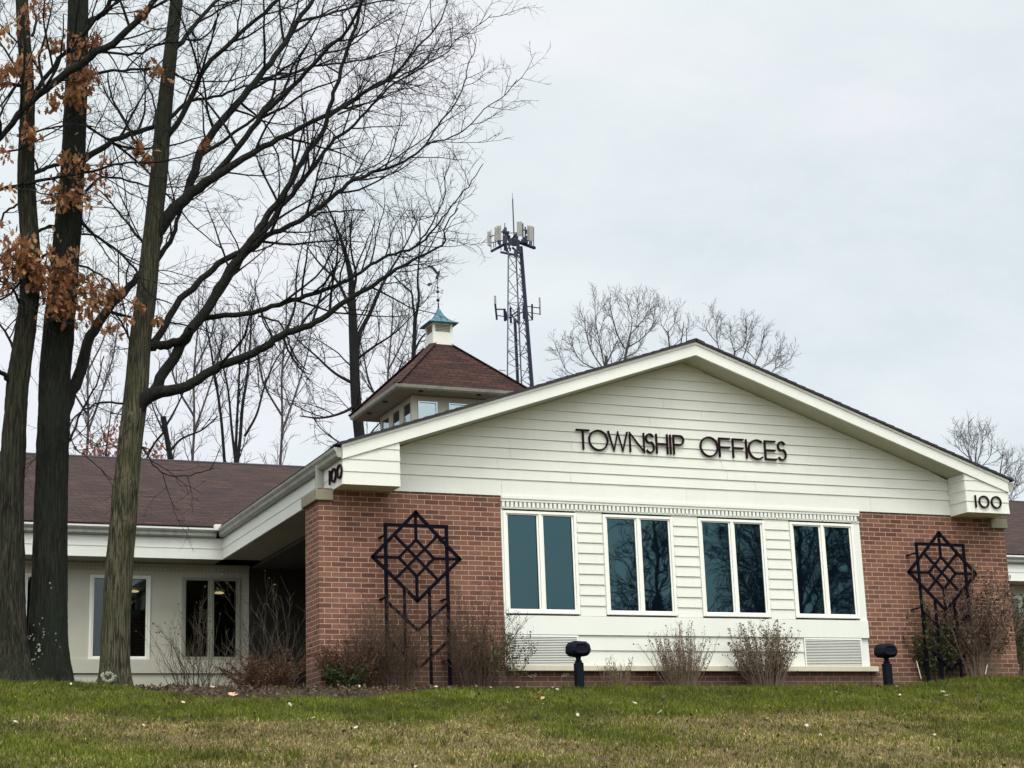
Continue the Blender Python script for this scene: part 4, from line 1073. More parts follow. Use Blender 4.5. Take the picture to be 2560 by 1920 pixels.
    w = [112, 98, 86, 82, 80, 80, 77, 74, 70, 66, 64, 60, 59, 57, 54, 44, 26, 8]
    P0 = np.array([at(u, v, y0) for u, v in tr]); P0[0, 2] = float(ground_z(P0[0, 0], y0))-.08
    link(trunk_mesh(P0, np.array(w)/PM/2, 2, 1.4, name='trunk', furrow=.034, n=240), 'trunk', M['bark_dark'], t)
    B = Branches(32); y = y0
    limb([(150, 1070), (174, 990), (203, 925), (217, 868), (246, 810), (282, 759), (315, 730), (347, 687), (401, 640), (430, 590), (447, 540), (468, 480), (490, 420)], .9, [34, 30, 26, 20, 15, 10, 6], cfgk=1.3, t0=.35, y=y0)
    limb([(200, 410), (215, 397), (270, 359), (316, 342), (384, 316), (430, 291), (464, 257), (527, 245), (612, 215), (700, 195), (780, 180)], 1.0, [20, 15, 13, 10, 6, 3], cfgk=1.0, y=y0)
    limb([(200, 545), (230, 582), (270, 608), (338, 675), (370, 730), (430, 760)], -.5, [9, 8, 6, 3], cfgk=1.0, y=y0)
    limb([(213, 480), (260, 440), (330, 455), (410, 468), (470, 466), (530, 448)], .8, [8, 6, 4, 2], cfgk=1.0, y=y0)
    limb([(205, 305), (240, 330), (300, 370), (370, 430), (430, 500), (480, 560), (560, 625)], 1.0, [8, 7, 5, 3], cfgk=1.0, y=y0)
    limb([(210, 190), (260, 180), (330, 175), (400, 172), (470, 200), (560, 205), (640, 185), (720, 190)], 1.2, [9, 8, 6, 4, 2], cfgk=1.0, y=y0)
    limb([(205, 130), (270, 130), (340, 135), (400, 112), (450, 105)], -1.0, [9, 7, 4], cfgk=1.0, y=y0)
    limb([(215, 60), (260, 30), (290, -20), (330, -90)], -.6, [16, 12, 6], cfgk=1.1, y=y0)
    limb([(160, 620), (110, 640), (60, 690), (20, 740), (-30, 760)], -.8, [9, 7, 4], cfgk=1.1, y=y0)
    limb([(180, 660), (240, 680), (280, 710), (300, 740)], -1.2, [7, 5, 3], cfgk=1.2, y=y0)
    limb([(150, 680), (110, 668), (40, 668), (-20, 680)], -1.0, [8, 6, 4], cfgk=1.2, y=y0)
    limb([(175, 1100), (190, 1060), (240, 960), (260, 890)], 1.0, [7, 5, 3], cfgk=1.2, y=y0)
    for uu, vv, dx2, dz2 in ((200, -100, -260, -120), (203, -250, 240, -160), (206, -380, -200, -200), (209, -500, 180, -200)):
        limb([(uu, vv), (uu+dx2*.4, vv+dz2*.3), (uu+dx2*.8, vv+dz2*.8), (uu+dx2, vv+dz2*1.3)], B.rs.uniform(-1.5, 1.5), [16, 10, 3], cfgk=1.3, y=y0)
    link(B.mesh('limbs', .0205), 'limbs', M['bark_limb'], t); link(B.mesh('crown', 0, .0205), 'crown', M['twig'], t)
    k = 900/2133; k1 = 800/2212
    def S(x, y_, kk, oy, n, sp=(.09, .16, .07), dep=None): 
        return (at(x*kk, oy+y_*kk, (y0-.45) if dep is None else dep), sp, n)
    sp = [S(340, 250, k, 0, 26), S(500, 235, k, 0, 22), S(570, 230, k, 0, 10, (.06, .1, .05)), S(420, 330, k, 0, 12), S(470, 450, k, 0, 40, (.09, .16, .12)), S(540, 430, k, 0, 20, (.05, .1, .1)), S(450, 560, k, 0, 42, (.10, .14, .10)),
          S(320, 570, k, 0, 16), S(430, 950, k, 0, 30, (.10, .14, .12)), S(540, 1040, k, 0, 16), S(620, 960, k, 0, 6), S(340, 1130, k, 0, 26, (.08, .12, .10)), S(460, 1150, k, 0, 26, (.09, .12, .10)), S(330, 1200, k, 0, 10),
          S(600, 1120, k, 0, 6), S(920, 410, k, 0, 16, (.09, .1, .05)), S(870, 935, k, 0, 16, (.05, .08, .05)), S(820, 860, k, 0, 10, (.03, .06, .07)), S(1230, 830, k, 0, 5, (.04, .05, .03)),
          S(400, 200, k1, 600, 80, (.12, .15, .22)), S(380, 360, k1, 600, 60, (.12, .15, .16)), S(430, 440, k1, 600, 40, (.12, .14, .10)), S(600, 310, k1, 600, 26, (.10, .12, .10)), S(680, 410, k1, 600, 40, (.12, .12, .14)), S(780, 345, k1, 600, 24, (.09, .1, .08)), S(575, 490, k1, 600, 20, (.08, .1, .07)),
          S(470, 230, k1, 600, 30, (.08, .1, .12)), S(790, 595, k1, 600, 12, (.08, .08, .04)), S(960, 435, k1, 600, 7, (.05, .05, .04)), S(885, 540, k1, 600, 5, (.03, .05, .03)), S(1085, 530, k1, 600, 4, (.03, .04, .03))]
    link(oak_leaves('dry_leaves', M['oakleaf'], sp, rs), 'dry_leaves', None, t)
    link(lichen_patches([(at(u, v, y0-.24), r) for u, v, r in ((125, 1458, .014), (128, 1470, .010), (110, 1580, .014), (98, 1612, .02), (118, 1612, .014), (80, 1650, .02), (72, 1670, .02), (98, 1625, .024), (131, 1630, .012), (84, 1600, .012), (65, 1640, .016), (120, 1670, .014), (106, 1545, .012))]+[(at(rs.uniform(62, 150), rs.uniform(1555, 1695), y0-.25), rs.uniform(.005, .012)) for _ in range(60)], rs), 'lichen', M['lichen'], t)['kind'] = 'stuff'
    # ================= tree A: far left furrowed trunk
    y0 = .15; base = at(25, 1703, y0)
    t = empty('oak_tree', (base[0], base[1], float(ground_z(base[0], y0))), 'leftmost furrowed oak trunk at the edge of the picture with dry leaves', 'tree')
    tr = [(20, 1706), (21, 1600), (24, 1450), (27, 1300), (31, 1179), (38, 1060), (45, 962), (58, 870), (65, 817), (75, 708), (76, 633), (68, 506), (65, 422), (67, 338), (67, 211), (59, 84), (55, 0), (50, -200), (44, -450), (40, -620)]
    w = [118, 86, 66, 61, 58, 56, 52, 52, 50, 47, 46, 46, 42, 38, 34, 33, 31, 24, 14, 6]
    P0 = np.array([at(u, v, y0) for u, v in tr]); P0[0, 2] = float(ground_z(P0[0, 0], y0))-.08
    link(trunk_mesh(P0, np.array(w)/PM/2, 3, 1.4, name='trunk', furrow=.05, n=240), 'trunk', M['bark_brown'], t)
    B = Branches(33)
    limb([(-120, 480), (-40, 400), (0, 346), (34, 304), (84, 249), (139, 203), (181, 173), (236, 135), (295, 97), (346, 51), (388, 0), (430, -60), (480, -140)], -1.3, [10, 13, 16, 20, 20, 17, 13, 8], cfgk=1.1, y=y0-.1, t0=.05)
    limb([(75, 250), (106, 203), (169, 127), (203, 93), (241, 46), (300, 0), (350, -60)], -1.1, [12, 11, 10, 8, 4], cfgk=1.0, y=y0)
    limb([(70, 215), (40, 212), (0, 208), (-50, 215)], -.4, [12, 10, 6], cfgk=1.0, y=y0)
    limb([(65, 440), (84, 432), (127, 416), (160, 408)], .6, [14, 11, 9], cfgk=1.0, y=y0)
    limb([(-60, 480), (0, 473), (40, 463), (101, 452), (160, 440), (236, 426), (295, 409), (380, 407), (440, 395), (500, 378), (540, 355)], -.9, [9, 9, 8, 6, 4, 2], cfgk=1.1, y=y0, t0=.05)
    limb([(80, 590), (97, 578), (127, 565), (165, 570), (203, 582), (250, 595), (290, 640)], 1.1, [9, 8, 6, 3], cfgk=1.0, y=y0)
    limb([(80, 330), (120, 322), (180, 310), (240, 318)], -1.0, [6, 5, 3], cfgk=1.1, y=y0)
    limb([(30, 960), (10, 935), (-20, 925)], -.2, [16, 12, 9], grow=False, y=y0)
    limb([(38, 880), (25, 850), (0, 810), (-30, 770)], .4, [8, 6, 4], cfgk=1.0, y=y0)
    limb([(50, 760), (35, 730), (0, 700), (-40, 690)], -.5, [8, 6, 4], cfgk=1.0, y=y0)
    limb([(55, 200), (30, 150), (0, 110), (-40, 70)], .5, [8, 6, 4], cfgk=1.0, y=y0)
    limb([(80, 90), (90, 60), (84, 20), (90, -40)], .5, [8, 6, 4], cfgk=1.0, y=y0)
    limb([(0, 560), (15, 530), (50, 510), (60, 500)], .3, [5, 6, 7], cfgk=1.0, y=y0)
    for uu, vv, dx2, dz2 in ((52, -100, -200, -120), (48, -250, 200, -160), (45, -380, -150, -200)):
        limb([(uu, vv), (uu+dx2*.4, vv+dz2*.3), (uu+dx2*.8, vv+dz2*.8), (uu+dx2, vv+dz2*1.3)], B.rs.uniform(-1.2, 1.2), [12, 8, 3], cfgk=1.4, y=y0)
    link(B.mesh('limbs', .0205), 'limbs', M['bark_limb'], t); link(B.mesh('crown', 0, .0205), 'crown', M['twig'], t)
    sp = [S(15, 200, k, 0, 10, dep=-.2), S(110, 360, k, 0, 12, dep=-.2), S(150, 400, k, 0, 16, dep=-.2), S(60, 400, k, 0, 14, dep=-.2), S(15, 440, k, 0, 16, (.06, .1, .1), -.2), S(170, 560, k, 0, 16, (.06, .1, .1), -.2), S(165, 770, k, 0, 26, (.06, .1, .10), -.2), S(210, 340, k, 0, 7, dep=-.2),
          S(190, 60, k, 0, 12, dep=-.2), S(230, 20, k, 0, 12, dep=-.2), S(840, 60, k, 0, 10, (.06, .1, .06), -.9), S(110, 120, k, 0, 6, dep=-.2), S(130, 170, k, 0, 4, dep=-.2), S(20, 890, k, 0, 8, dep=-.2), S(30, 1110, k, 0, 6, dep=-.2), S(20, 1340, k, 0, 4, dep=-.2),
          S(140, 80, k1, 600, 70, (.14, .14, .13), -.2), S(60, 60, k1, 600, 22, (.08, .1, .08), -.2), S(50, 190, k1, 600, 24, (.1, .1, .1), -.2), S(200, 170, k1, 600, 40, (.1, .1, .12), -.2), S(55, 270, k1, 600, 10, (.04, .08, .08), -.2), S(270, 210, k1, 600, 22, (.07, .1, .1), -.2)]
    link(oak_leaves('dry_leaves', M['oakleaf'], sp, rs), 'dry_leaves', None, t)
    link(lichen_patches([(at(u, v, y0-.22), r) for u, v, r in ((60, 1668, .016), (50, 1682, .016), (20, 1668, .02), (34, 1655, .012))], rs), 'lichen', M['lichen'], t)['kind'] = 'stuff'

# ------------------------------------------------------------------ trees beyond the building
def far_tree(name, label, stems, Y, seed, cfg, group=None, mat='twig_far', leaves=None, splitn=1, t0=.3):
    """stems: list of (photo points, widths px, depth change); the first one is the trunk"""
    if cfg[0][1][0] == .4: stems = [(a, [q*.72 for q in b], c) for a, b, c in stems]
    dist = (at(stems[0][0][0][0], stems[0][0][0][1], Y)-CAM).dot(_F); pm = FPX/dist
    p0 = at(*stems[0][0][0], Y)
    e = empty(name, (p0[0], Y, float(ground_z(p0[0], Y))), label, 'tree', group)
    T = Branches(seed); B = Branches(seed+1)
    for si, (pts, w, dy) in enumerate(stems):
        p, r = traced(pts, Y, dy, w, pm)
        if si < splitn:
            p = np.vstack([[p[0, 0]-(p[1, 0]-p[0, 0])*.0, p[0, 1], -.2], p]); r = np.r_[r[0]*1.25, r]
        P_, R_ = smooth_path(p, r, max(10, 4*len(pts)))
        (T if si < splitn else B).add(P_, R_)
        B.grow(P_, R_, cfg, 0, t0 if si >= splitn else .5)
    me = T.mesh('trunk'); link(me, 'trunk', M[mat], e)
    link(B.mesh('crown'), 'crown', M[mat], e)
    if leaves:
        link(oak_leaves('leaves', M['pinkleaf'], [(at(u, v, Y-.3), s, n) for u, v, s, n in leaves], np.random.RandomState(seed), (.08, .16), 1.5), 'leaves', None, e)
    return e

def background_trees():
    global TWIGCUT; TWIGCUT = False
    C1 = [(.34, (.9, 2.6), (28, 60), .07, .013, 9), (.22, (.4, 1.1), (28, 60), .05, .009, 6), (.16, (.16, .5), (28, 60), .04, .007, 4)]
    C2 = [(.30, (.5, 1.7), (25, 52), .10, .010, 8), (.2, (.3, .8), (25, 52), .08, .0075, 5), (.16, (.2, .5), (25, 50), .05, .0065, 4)]
    G = 'bare trees standing behind the building'
    far_tree('bare_tree', 'tall dark bare tree rising just left of the roof lantern', [([(905, 1150), (890, 1000), (884, 850), (880, 760), (878, 700), (865, 640), (850, 590), (820, 520), (800, 478)], [28, 26, 22, 15, 10, 5, 3], 0),
        ([(892, 860), (897, 839), (924, 785), (947, 731), (966, 693), (1001, 635), (1030, 580), (1045, 545)], [14, 11, 8, 4, 2], 1.0), ([(880, 740), (890, 690), (880, 640), (876, 570), (885, 520)], [9, 6, 4, 2], -1), ([(885, 960), (840, 935), (790, 890), (745, 850), (720, 815)], [9, 6, 4, 2], 1),
        ([(890, 900), (930, 870), (990, 830), (1030, 790)], [8, 5, 2], -1), ([(895, 1010), (860, 1030), (800, 1045), (750, 1040)], [9, 6, 3], -1), ([(880, 780), (840, 700), (800, 660), (770, 620)], [9, 6, 3], 1), ([(900, 1040), (930, 1000), (985, 950), (1010, 890)], [8, 6, 3], 1)], 24, 51, C1, G, 'twig')
    far_tree('bare_tree', 'slender two-stemmed bare tree between the lantern and the tall dark tree', [([(1028, 1000), (1032, 909), (1036, 847), (1038, 793)], [12, 11, 10], 0), ([(1038, 800), (1032, 760), (1028, 731), (1010, 715), (985, 690)], [7, 5, 3], .5), ([(1038, 800), (1047, 747), (1044, 700), (1046, 666), (1050, 600), (1048, 555)], [8, 6, 4, 2], -.3), ([(1036, 880), (1050, 850), (1068, 830)], [6, 4], .5)], 20, 53, C2, G, 'twig')
    far_tree('bare_tree', 'clump of straight bare stems rising above the middle of the left roof', [([(592, 1165), (600, 1100), (608, 1000), (615, 962), (622, 900), (626, 853), (629, 788), (637, 745), (640, 700)], [9, 8, 6, 4, 2], 0),
        ([(590, 1165), (580, 1080), (568, 962), (548, 880), (530, 820)], [8, 6, 4, 2], .8), ([(562, 1165), (552, 1040), (535, 925), (524, 853), (513, 800), (505, 745)], [8, 7, 5, 3, 2], -.8), ([(588, 1165), (592, 1060), (597, 962), (600, 880), (600, 817), (598, 760)], [8, 6, 4, 2], 1.3), ([(612, 1090), (640, 1040), (660, 970), (690, 900), (720, 860)], [7, 5, 3], 1)], 22, 55, C2, G, 'twig', splitn=1)
    far_tree('bare_tree', 'short bare tree with a broken-off top behind the left roof', [([(428, 1165), (420, 1110), (416, 1088), (412, 1060), (408, 1042)], [15, 13, 13, 15], 0), ([(425, 1128), (450, 1100), (506, 1074), (545, 1040)], [7, 5, 3], .6), ([(412, 1070), (440, 1020), (462, 970), (470, 930)], [6, 4, 2], -.5), ([(410, 1080), (385, 1110), (365, 1150)], [6, 5], .4), ([(415, 1090), (395, 1050), (380, 1010), (372, 975)], [5, 4, 2], .8)], 19.5, 57, C2, G, 'twig', t0=.35)
    far_tree('bare_tree', 'small tree with pinkish dead leaves between the two nearest trunks', [([(262, 1165), (265, 1130), (270, 1090), (275, 1050), (280, 1000)], [6, 4, 2], 0), ([(266, 1140), (240, 1115), (215, 1100)], [3, 2], .3), ([(268, 1120), (330, 1110), (390, 1130)], [4, 2], -.3)], 18.5, 59, C2, G, 'twig',
        [(240, 1118, (.35, .3, .22), 46), (275, 1130, (.3, .3, .16), 40), (275, 1095, (.3, .3, .2), 22), (250, 1140, (.3, .2, .08), 24), (385, 1135, (.22, .3, .14), 30), (380, 1115, (.2, .3, .12), 12), (290, 1060, (.15, .2, .12), 10)])
    # more distant ones at the far left, seen through the foreground limbs
    for i, (u, lab, hh) in enumerate(((215, 'thin straight bare tree seen between the dark oak trunk and the mossy one', 640), (700, 'faint bare tree with a wide fan of twigs above the left roof end', 700), (480, 'bare tree with ascending limbs behind the clump of straight stems', 700), (965, 'pale twiggy bare tree whose top shows just behind the weather vane', 740))):
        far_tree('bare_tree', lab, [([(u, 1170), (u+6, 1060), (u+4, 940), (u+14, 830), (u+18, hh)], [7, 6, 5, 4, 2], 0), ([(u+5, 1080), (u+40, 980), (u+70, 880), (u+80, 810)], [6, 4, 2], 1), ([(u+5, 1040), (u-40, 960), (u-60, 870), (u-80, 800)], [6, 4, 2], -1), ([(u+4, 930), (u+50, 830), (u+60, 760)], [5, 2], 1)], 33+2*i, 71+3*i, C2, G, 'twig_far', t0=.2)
    # right-hand group above the gable
    CR = [(.18, (.4, 1.15), (22, 50), .10, .009, 7), (.12, (.2, .6), (25, 50), .08, .007, 5), (.11, (.12, .3), (25, 50), .05, .006, 4)]
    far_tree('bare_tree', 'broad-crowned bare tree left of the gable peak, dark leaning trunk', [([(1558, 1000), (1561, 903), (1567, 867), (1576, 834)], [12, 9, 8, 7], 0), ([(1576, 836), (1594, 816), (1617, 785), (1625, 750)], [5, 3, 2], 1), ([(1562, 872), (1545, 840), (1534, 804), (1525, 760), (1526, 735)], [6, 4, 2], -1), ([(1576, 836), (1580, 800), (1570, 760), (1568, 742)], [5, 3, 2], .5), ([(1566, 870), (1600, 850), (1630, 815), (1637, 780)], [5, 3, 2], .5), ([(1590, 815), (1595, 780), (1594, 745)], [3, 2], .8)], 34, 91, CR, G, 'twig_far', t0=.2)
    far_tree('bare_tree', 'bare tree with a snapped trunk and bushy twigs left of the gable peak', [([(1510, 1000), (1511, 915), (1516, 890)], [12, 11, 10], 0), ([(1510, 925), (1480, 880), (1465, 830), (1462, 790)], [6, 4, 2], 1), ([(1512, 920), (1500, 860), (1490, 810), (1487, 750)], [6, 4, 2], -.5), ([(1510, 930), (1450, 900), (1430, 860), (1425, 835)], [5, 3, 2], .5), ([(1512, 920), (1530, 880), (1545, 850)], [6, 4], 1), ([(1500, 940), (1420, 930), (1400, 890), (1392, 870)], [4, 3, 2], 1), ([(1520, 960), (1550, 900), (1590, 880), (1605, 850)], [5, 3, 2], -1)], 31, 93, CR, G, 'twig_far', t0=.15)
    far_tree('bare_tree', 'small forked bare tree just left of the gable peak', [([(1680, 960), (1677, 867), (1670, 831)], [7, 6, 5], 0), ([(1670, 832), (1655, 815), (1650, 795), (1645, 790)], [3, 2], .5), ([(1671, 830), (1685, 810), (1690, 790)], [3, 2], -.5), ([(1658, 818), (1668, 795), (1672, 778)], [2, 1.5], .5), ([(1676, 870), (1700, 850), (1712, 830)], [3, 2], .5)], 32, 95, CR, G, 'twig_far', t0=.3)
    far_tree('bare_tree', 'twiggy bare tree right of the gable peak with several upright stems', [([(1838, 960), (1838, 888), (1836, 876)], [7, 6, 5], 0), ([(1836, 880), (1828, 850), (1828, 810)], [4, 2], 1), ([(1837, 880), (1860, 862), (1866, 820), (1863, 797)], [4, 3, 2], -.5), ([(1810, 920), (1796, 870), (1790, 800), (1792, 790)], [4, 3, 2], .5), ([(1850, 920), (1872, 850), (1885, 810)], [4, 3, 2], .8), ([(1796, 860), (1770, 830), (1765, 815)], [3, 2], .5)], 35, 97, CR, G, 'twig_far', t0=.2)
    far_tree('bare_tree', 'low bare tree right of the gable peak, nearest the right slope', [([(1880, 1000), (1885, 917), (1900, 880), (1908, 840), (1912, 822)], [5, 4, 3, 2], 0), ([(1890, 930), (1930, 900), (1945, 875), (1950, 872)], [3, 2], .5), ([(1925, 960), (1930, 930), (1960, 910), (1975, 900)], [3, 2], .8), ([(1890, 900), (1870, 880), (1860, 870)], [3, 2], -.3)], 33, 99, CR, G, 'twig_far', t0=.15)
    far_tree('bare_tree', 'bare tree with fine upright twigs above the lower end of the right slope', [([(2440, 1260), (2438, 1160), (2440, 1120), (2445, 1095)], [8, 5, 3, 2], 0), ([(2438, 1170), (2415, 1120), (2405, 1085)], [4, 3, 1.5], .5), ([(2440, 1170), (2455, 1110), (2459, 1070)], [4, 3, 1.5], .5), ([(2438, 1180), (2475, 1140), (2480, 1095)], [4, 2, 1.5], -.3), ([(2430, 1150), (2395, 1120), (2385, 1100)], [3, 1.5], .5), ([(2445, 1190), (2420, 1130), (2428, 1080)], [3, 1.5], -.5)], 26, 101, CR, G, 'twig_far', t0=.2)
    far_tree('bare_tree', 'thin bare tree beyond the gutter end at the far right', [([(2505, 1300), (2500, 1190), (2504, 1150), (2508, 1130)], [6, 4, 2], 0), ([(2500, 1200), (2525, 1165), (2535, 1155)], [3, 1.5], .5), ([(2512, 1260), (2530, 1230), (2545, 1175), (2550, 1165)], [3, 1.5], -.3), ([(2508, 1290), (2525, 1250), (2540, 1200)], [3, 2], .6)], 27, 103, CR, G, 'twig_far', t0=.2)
    # two dead snags
    for i, (pts, w, lab) in enumerate((([(1698, 900), (1701, 861), (1706, 830), (1710, 804)], [5, 4, 3, 2], 'taller dead snag leaning beside the gable peak'), ([(1717, 900), (1718, 850), (1716, 819)], [4, 3, 2], 'shorter dead snag beside the gable peak'))):
        p, r = traced(pts, 30, 0, w, FPX/58.); p = np.vstack([[p[0, 0], p[0, 1], -.2], p]); r = np.r_[r[0], r]
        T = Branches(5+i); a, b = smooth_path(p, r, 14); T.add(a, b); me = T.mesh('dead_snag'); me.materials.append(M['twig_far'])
        o = bpy.data.objects.new('dead_snag', me); COL.objects.link(o); tag(o, lab, 'dead tree')
    # ---- across the lawn: what the windows mirror
    CM = [(.24, (.8, 2.2), (25, 60), .06, .018, 8), (.18, (.45, 1.2), (25, 60), .04, .013, 5), (.18, (.2, .5), (25, 55), .03, .011, 4)]
    for i, (x, y, h, kk, lab) in enumerate(((18.0, -25, 12, .19, 'narrow bare tree across the lawn mirrored in the second window pair'), (22.0, -24, 13, .30, 'bare tree across the lawn mirrored in the third window pair'), (25.0, -28, 15, .36, 'bare tree across the lawn mirrored between the third and fourth window pairs'), (28.0, -24, 14, .36, 'bare tree across the lawn mirrored in the fourth window pair'), (32.5, -30, 17, .40, 'tallest bare tree across the lawn mirrored at the right window edge'))):
        z = float(ground_z(x, y)); e = empty('mirrored_tree', (x, y, z), lab, 'tree', 'bare trees across the lawn from the windows')
        T = Branches(200+i); rs = T.rs; p = np.array([[x, y, z-.1], [x+.1, y, z+h*.2], [x-.1, y+.1, z+h*.45], [x+.2, y, z+h*.72], [x+.1, y, z+h]]); r = np.array([.26, .2, .14, .07, .015])
        a, b = smooth_path(p, r, 24); T.add(a, b); B = Branches(300+i)
        for k in range(22):
            t_ = .12+.036*k; q = a[int(t_*23)]; an = k*2.4+i; ln = h*kk*(1.15-t_*.7); el = radians(rs.uniform(25, 55))
            C, RC = B.child(q, np.array([cos(an)*cos(el), sin(an)*cos(el), sin(el)]), ln, .09*(1.1-t_), 12, .06, .09); B.add(C, RC); B.grow(C, RC, CM, 0, .1)
        link(T.mesh('trunk'), 'trunk', M['twig'], e); link(B.mesh('crown'), 'crown', M['twig'], e)
    for i, (x, y, h) in enumerate(((6.5, -60, 15.5), (11.3, -62, 13.5), (16.5, -60, 16.5), (1.5, -61, 15))):
        z = float(ground_z(x, y)); e = empty('evergreen_tree', (x, y, z), ('tall dark evergreen', 'lower dark evergreen', 'full dark evergreen', 'outermost dark evergreen')[i]+' across the lawn mirrored in the left wing windows', 'tree', 'evergreens across the lawn')
        T = Branches(400+i); a, b = smooth_path(np.array([[x, y, z-.1], [x, y, z+h*.5], [x, y, z+h]]), np.array([.25, .15, .02]), 12); T.add(a, b); link(T.mesh('trunk'), 'trunk', M['bark_dark'], e)
        rs = np.random.RandomState(i); n = 14000; t_ = rs.uniform(0, 1, n)**1.3; rad = (1-t_)**.7*3.4*np.sqrt(rs.uniform(.15, 1, n)); an = rs.uniform(0, 6.28, n)
        pts = np.stack([x+rad*np.cos(an), y+rad*np.sin(an), z+.6+t_*(h-.6)-rad*.25], 1)
        me = small_leaves('foliage', M['needle'], pts, rs, (.25, .45), 1.4); link(me, 'foliage', None, e)

# ------------------------------------------------------------------ shrubs
def shrub(label, x, y, w, h, n, seed, stem='shrubstem', up=.05, spread=1.0, side=(.07, (.08, .3)), leaves=None, r=.005, name='shrub', group=None, ydepth=.35, curve=.10, zb=None, hl=.55, rk=1.4, lk=2.2):
    z = float(ground_z(x, y)) if zb is None else zb
    e = empty(name, (x, y, z), label, 'shrub', group); B = Branches(seed); rs = B.rs; pts = []; n = int(n*1.5); r = r*rk; h = h+.12
    if leaves: leaves = (int(leaves[0]*lk), leaves[1], (leaves[2][0]*1.35, leaves[2][1]*1.4), leaves[3], leaves[4]+.1)
    for k in range(n):
        a = rs.uniform(-1, 1); b = rs.uniform(-1, 1); L = h*rs.uniform(hl, 1.0)*(1-.25*abs(a))
        p = np.array([x+a*w*.16, y+b*ydepth*.3, z-.04]); d = np.array([a*w/2*spread/h, b*ydepth/h, 1.0])
        C, RC = B.child(p, d, L*math.sqrt(1+(a*w/2*spread/h)**2), r*rs.uniform(.7, 1.3), 9, up, curve*.6, .25); B.add(C, RC)
        B.grow(C, RC, [(side[0]*.75, side[1], (18, 50), .10, .0027, 4)], 0, .25)
    crown = B.mesh('stems'); link(crown, 'stems', M[stem], e)
    if leaves:
        cnt, mat, size, zlo, zhi = leaves
        src = [(P_, R_) for P_, R_ in B.items]; 
        while len(pts) < cnt:
            P_, R_ = src[rs.randint(len(src))]; q = P_[rs.randint(1, len(P_))]+rs.normal(0, .012, 3)
            if z+zlo <= q[2] <= z+zhi: pts.append(q)
        link(small_leaves('leaves', M[mat], pts, rs, size), 'leaves', None, e)
    return e

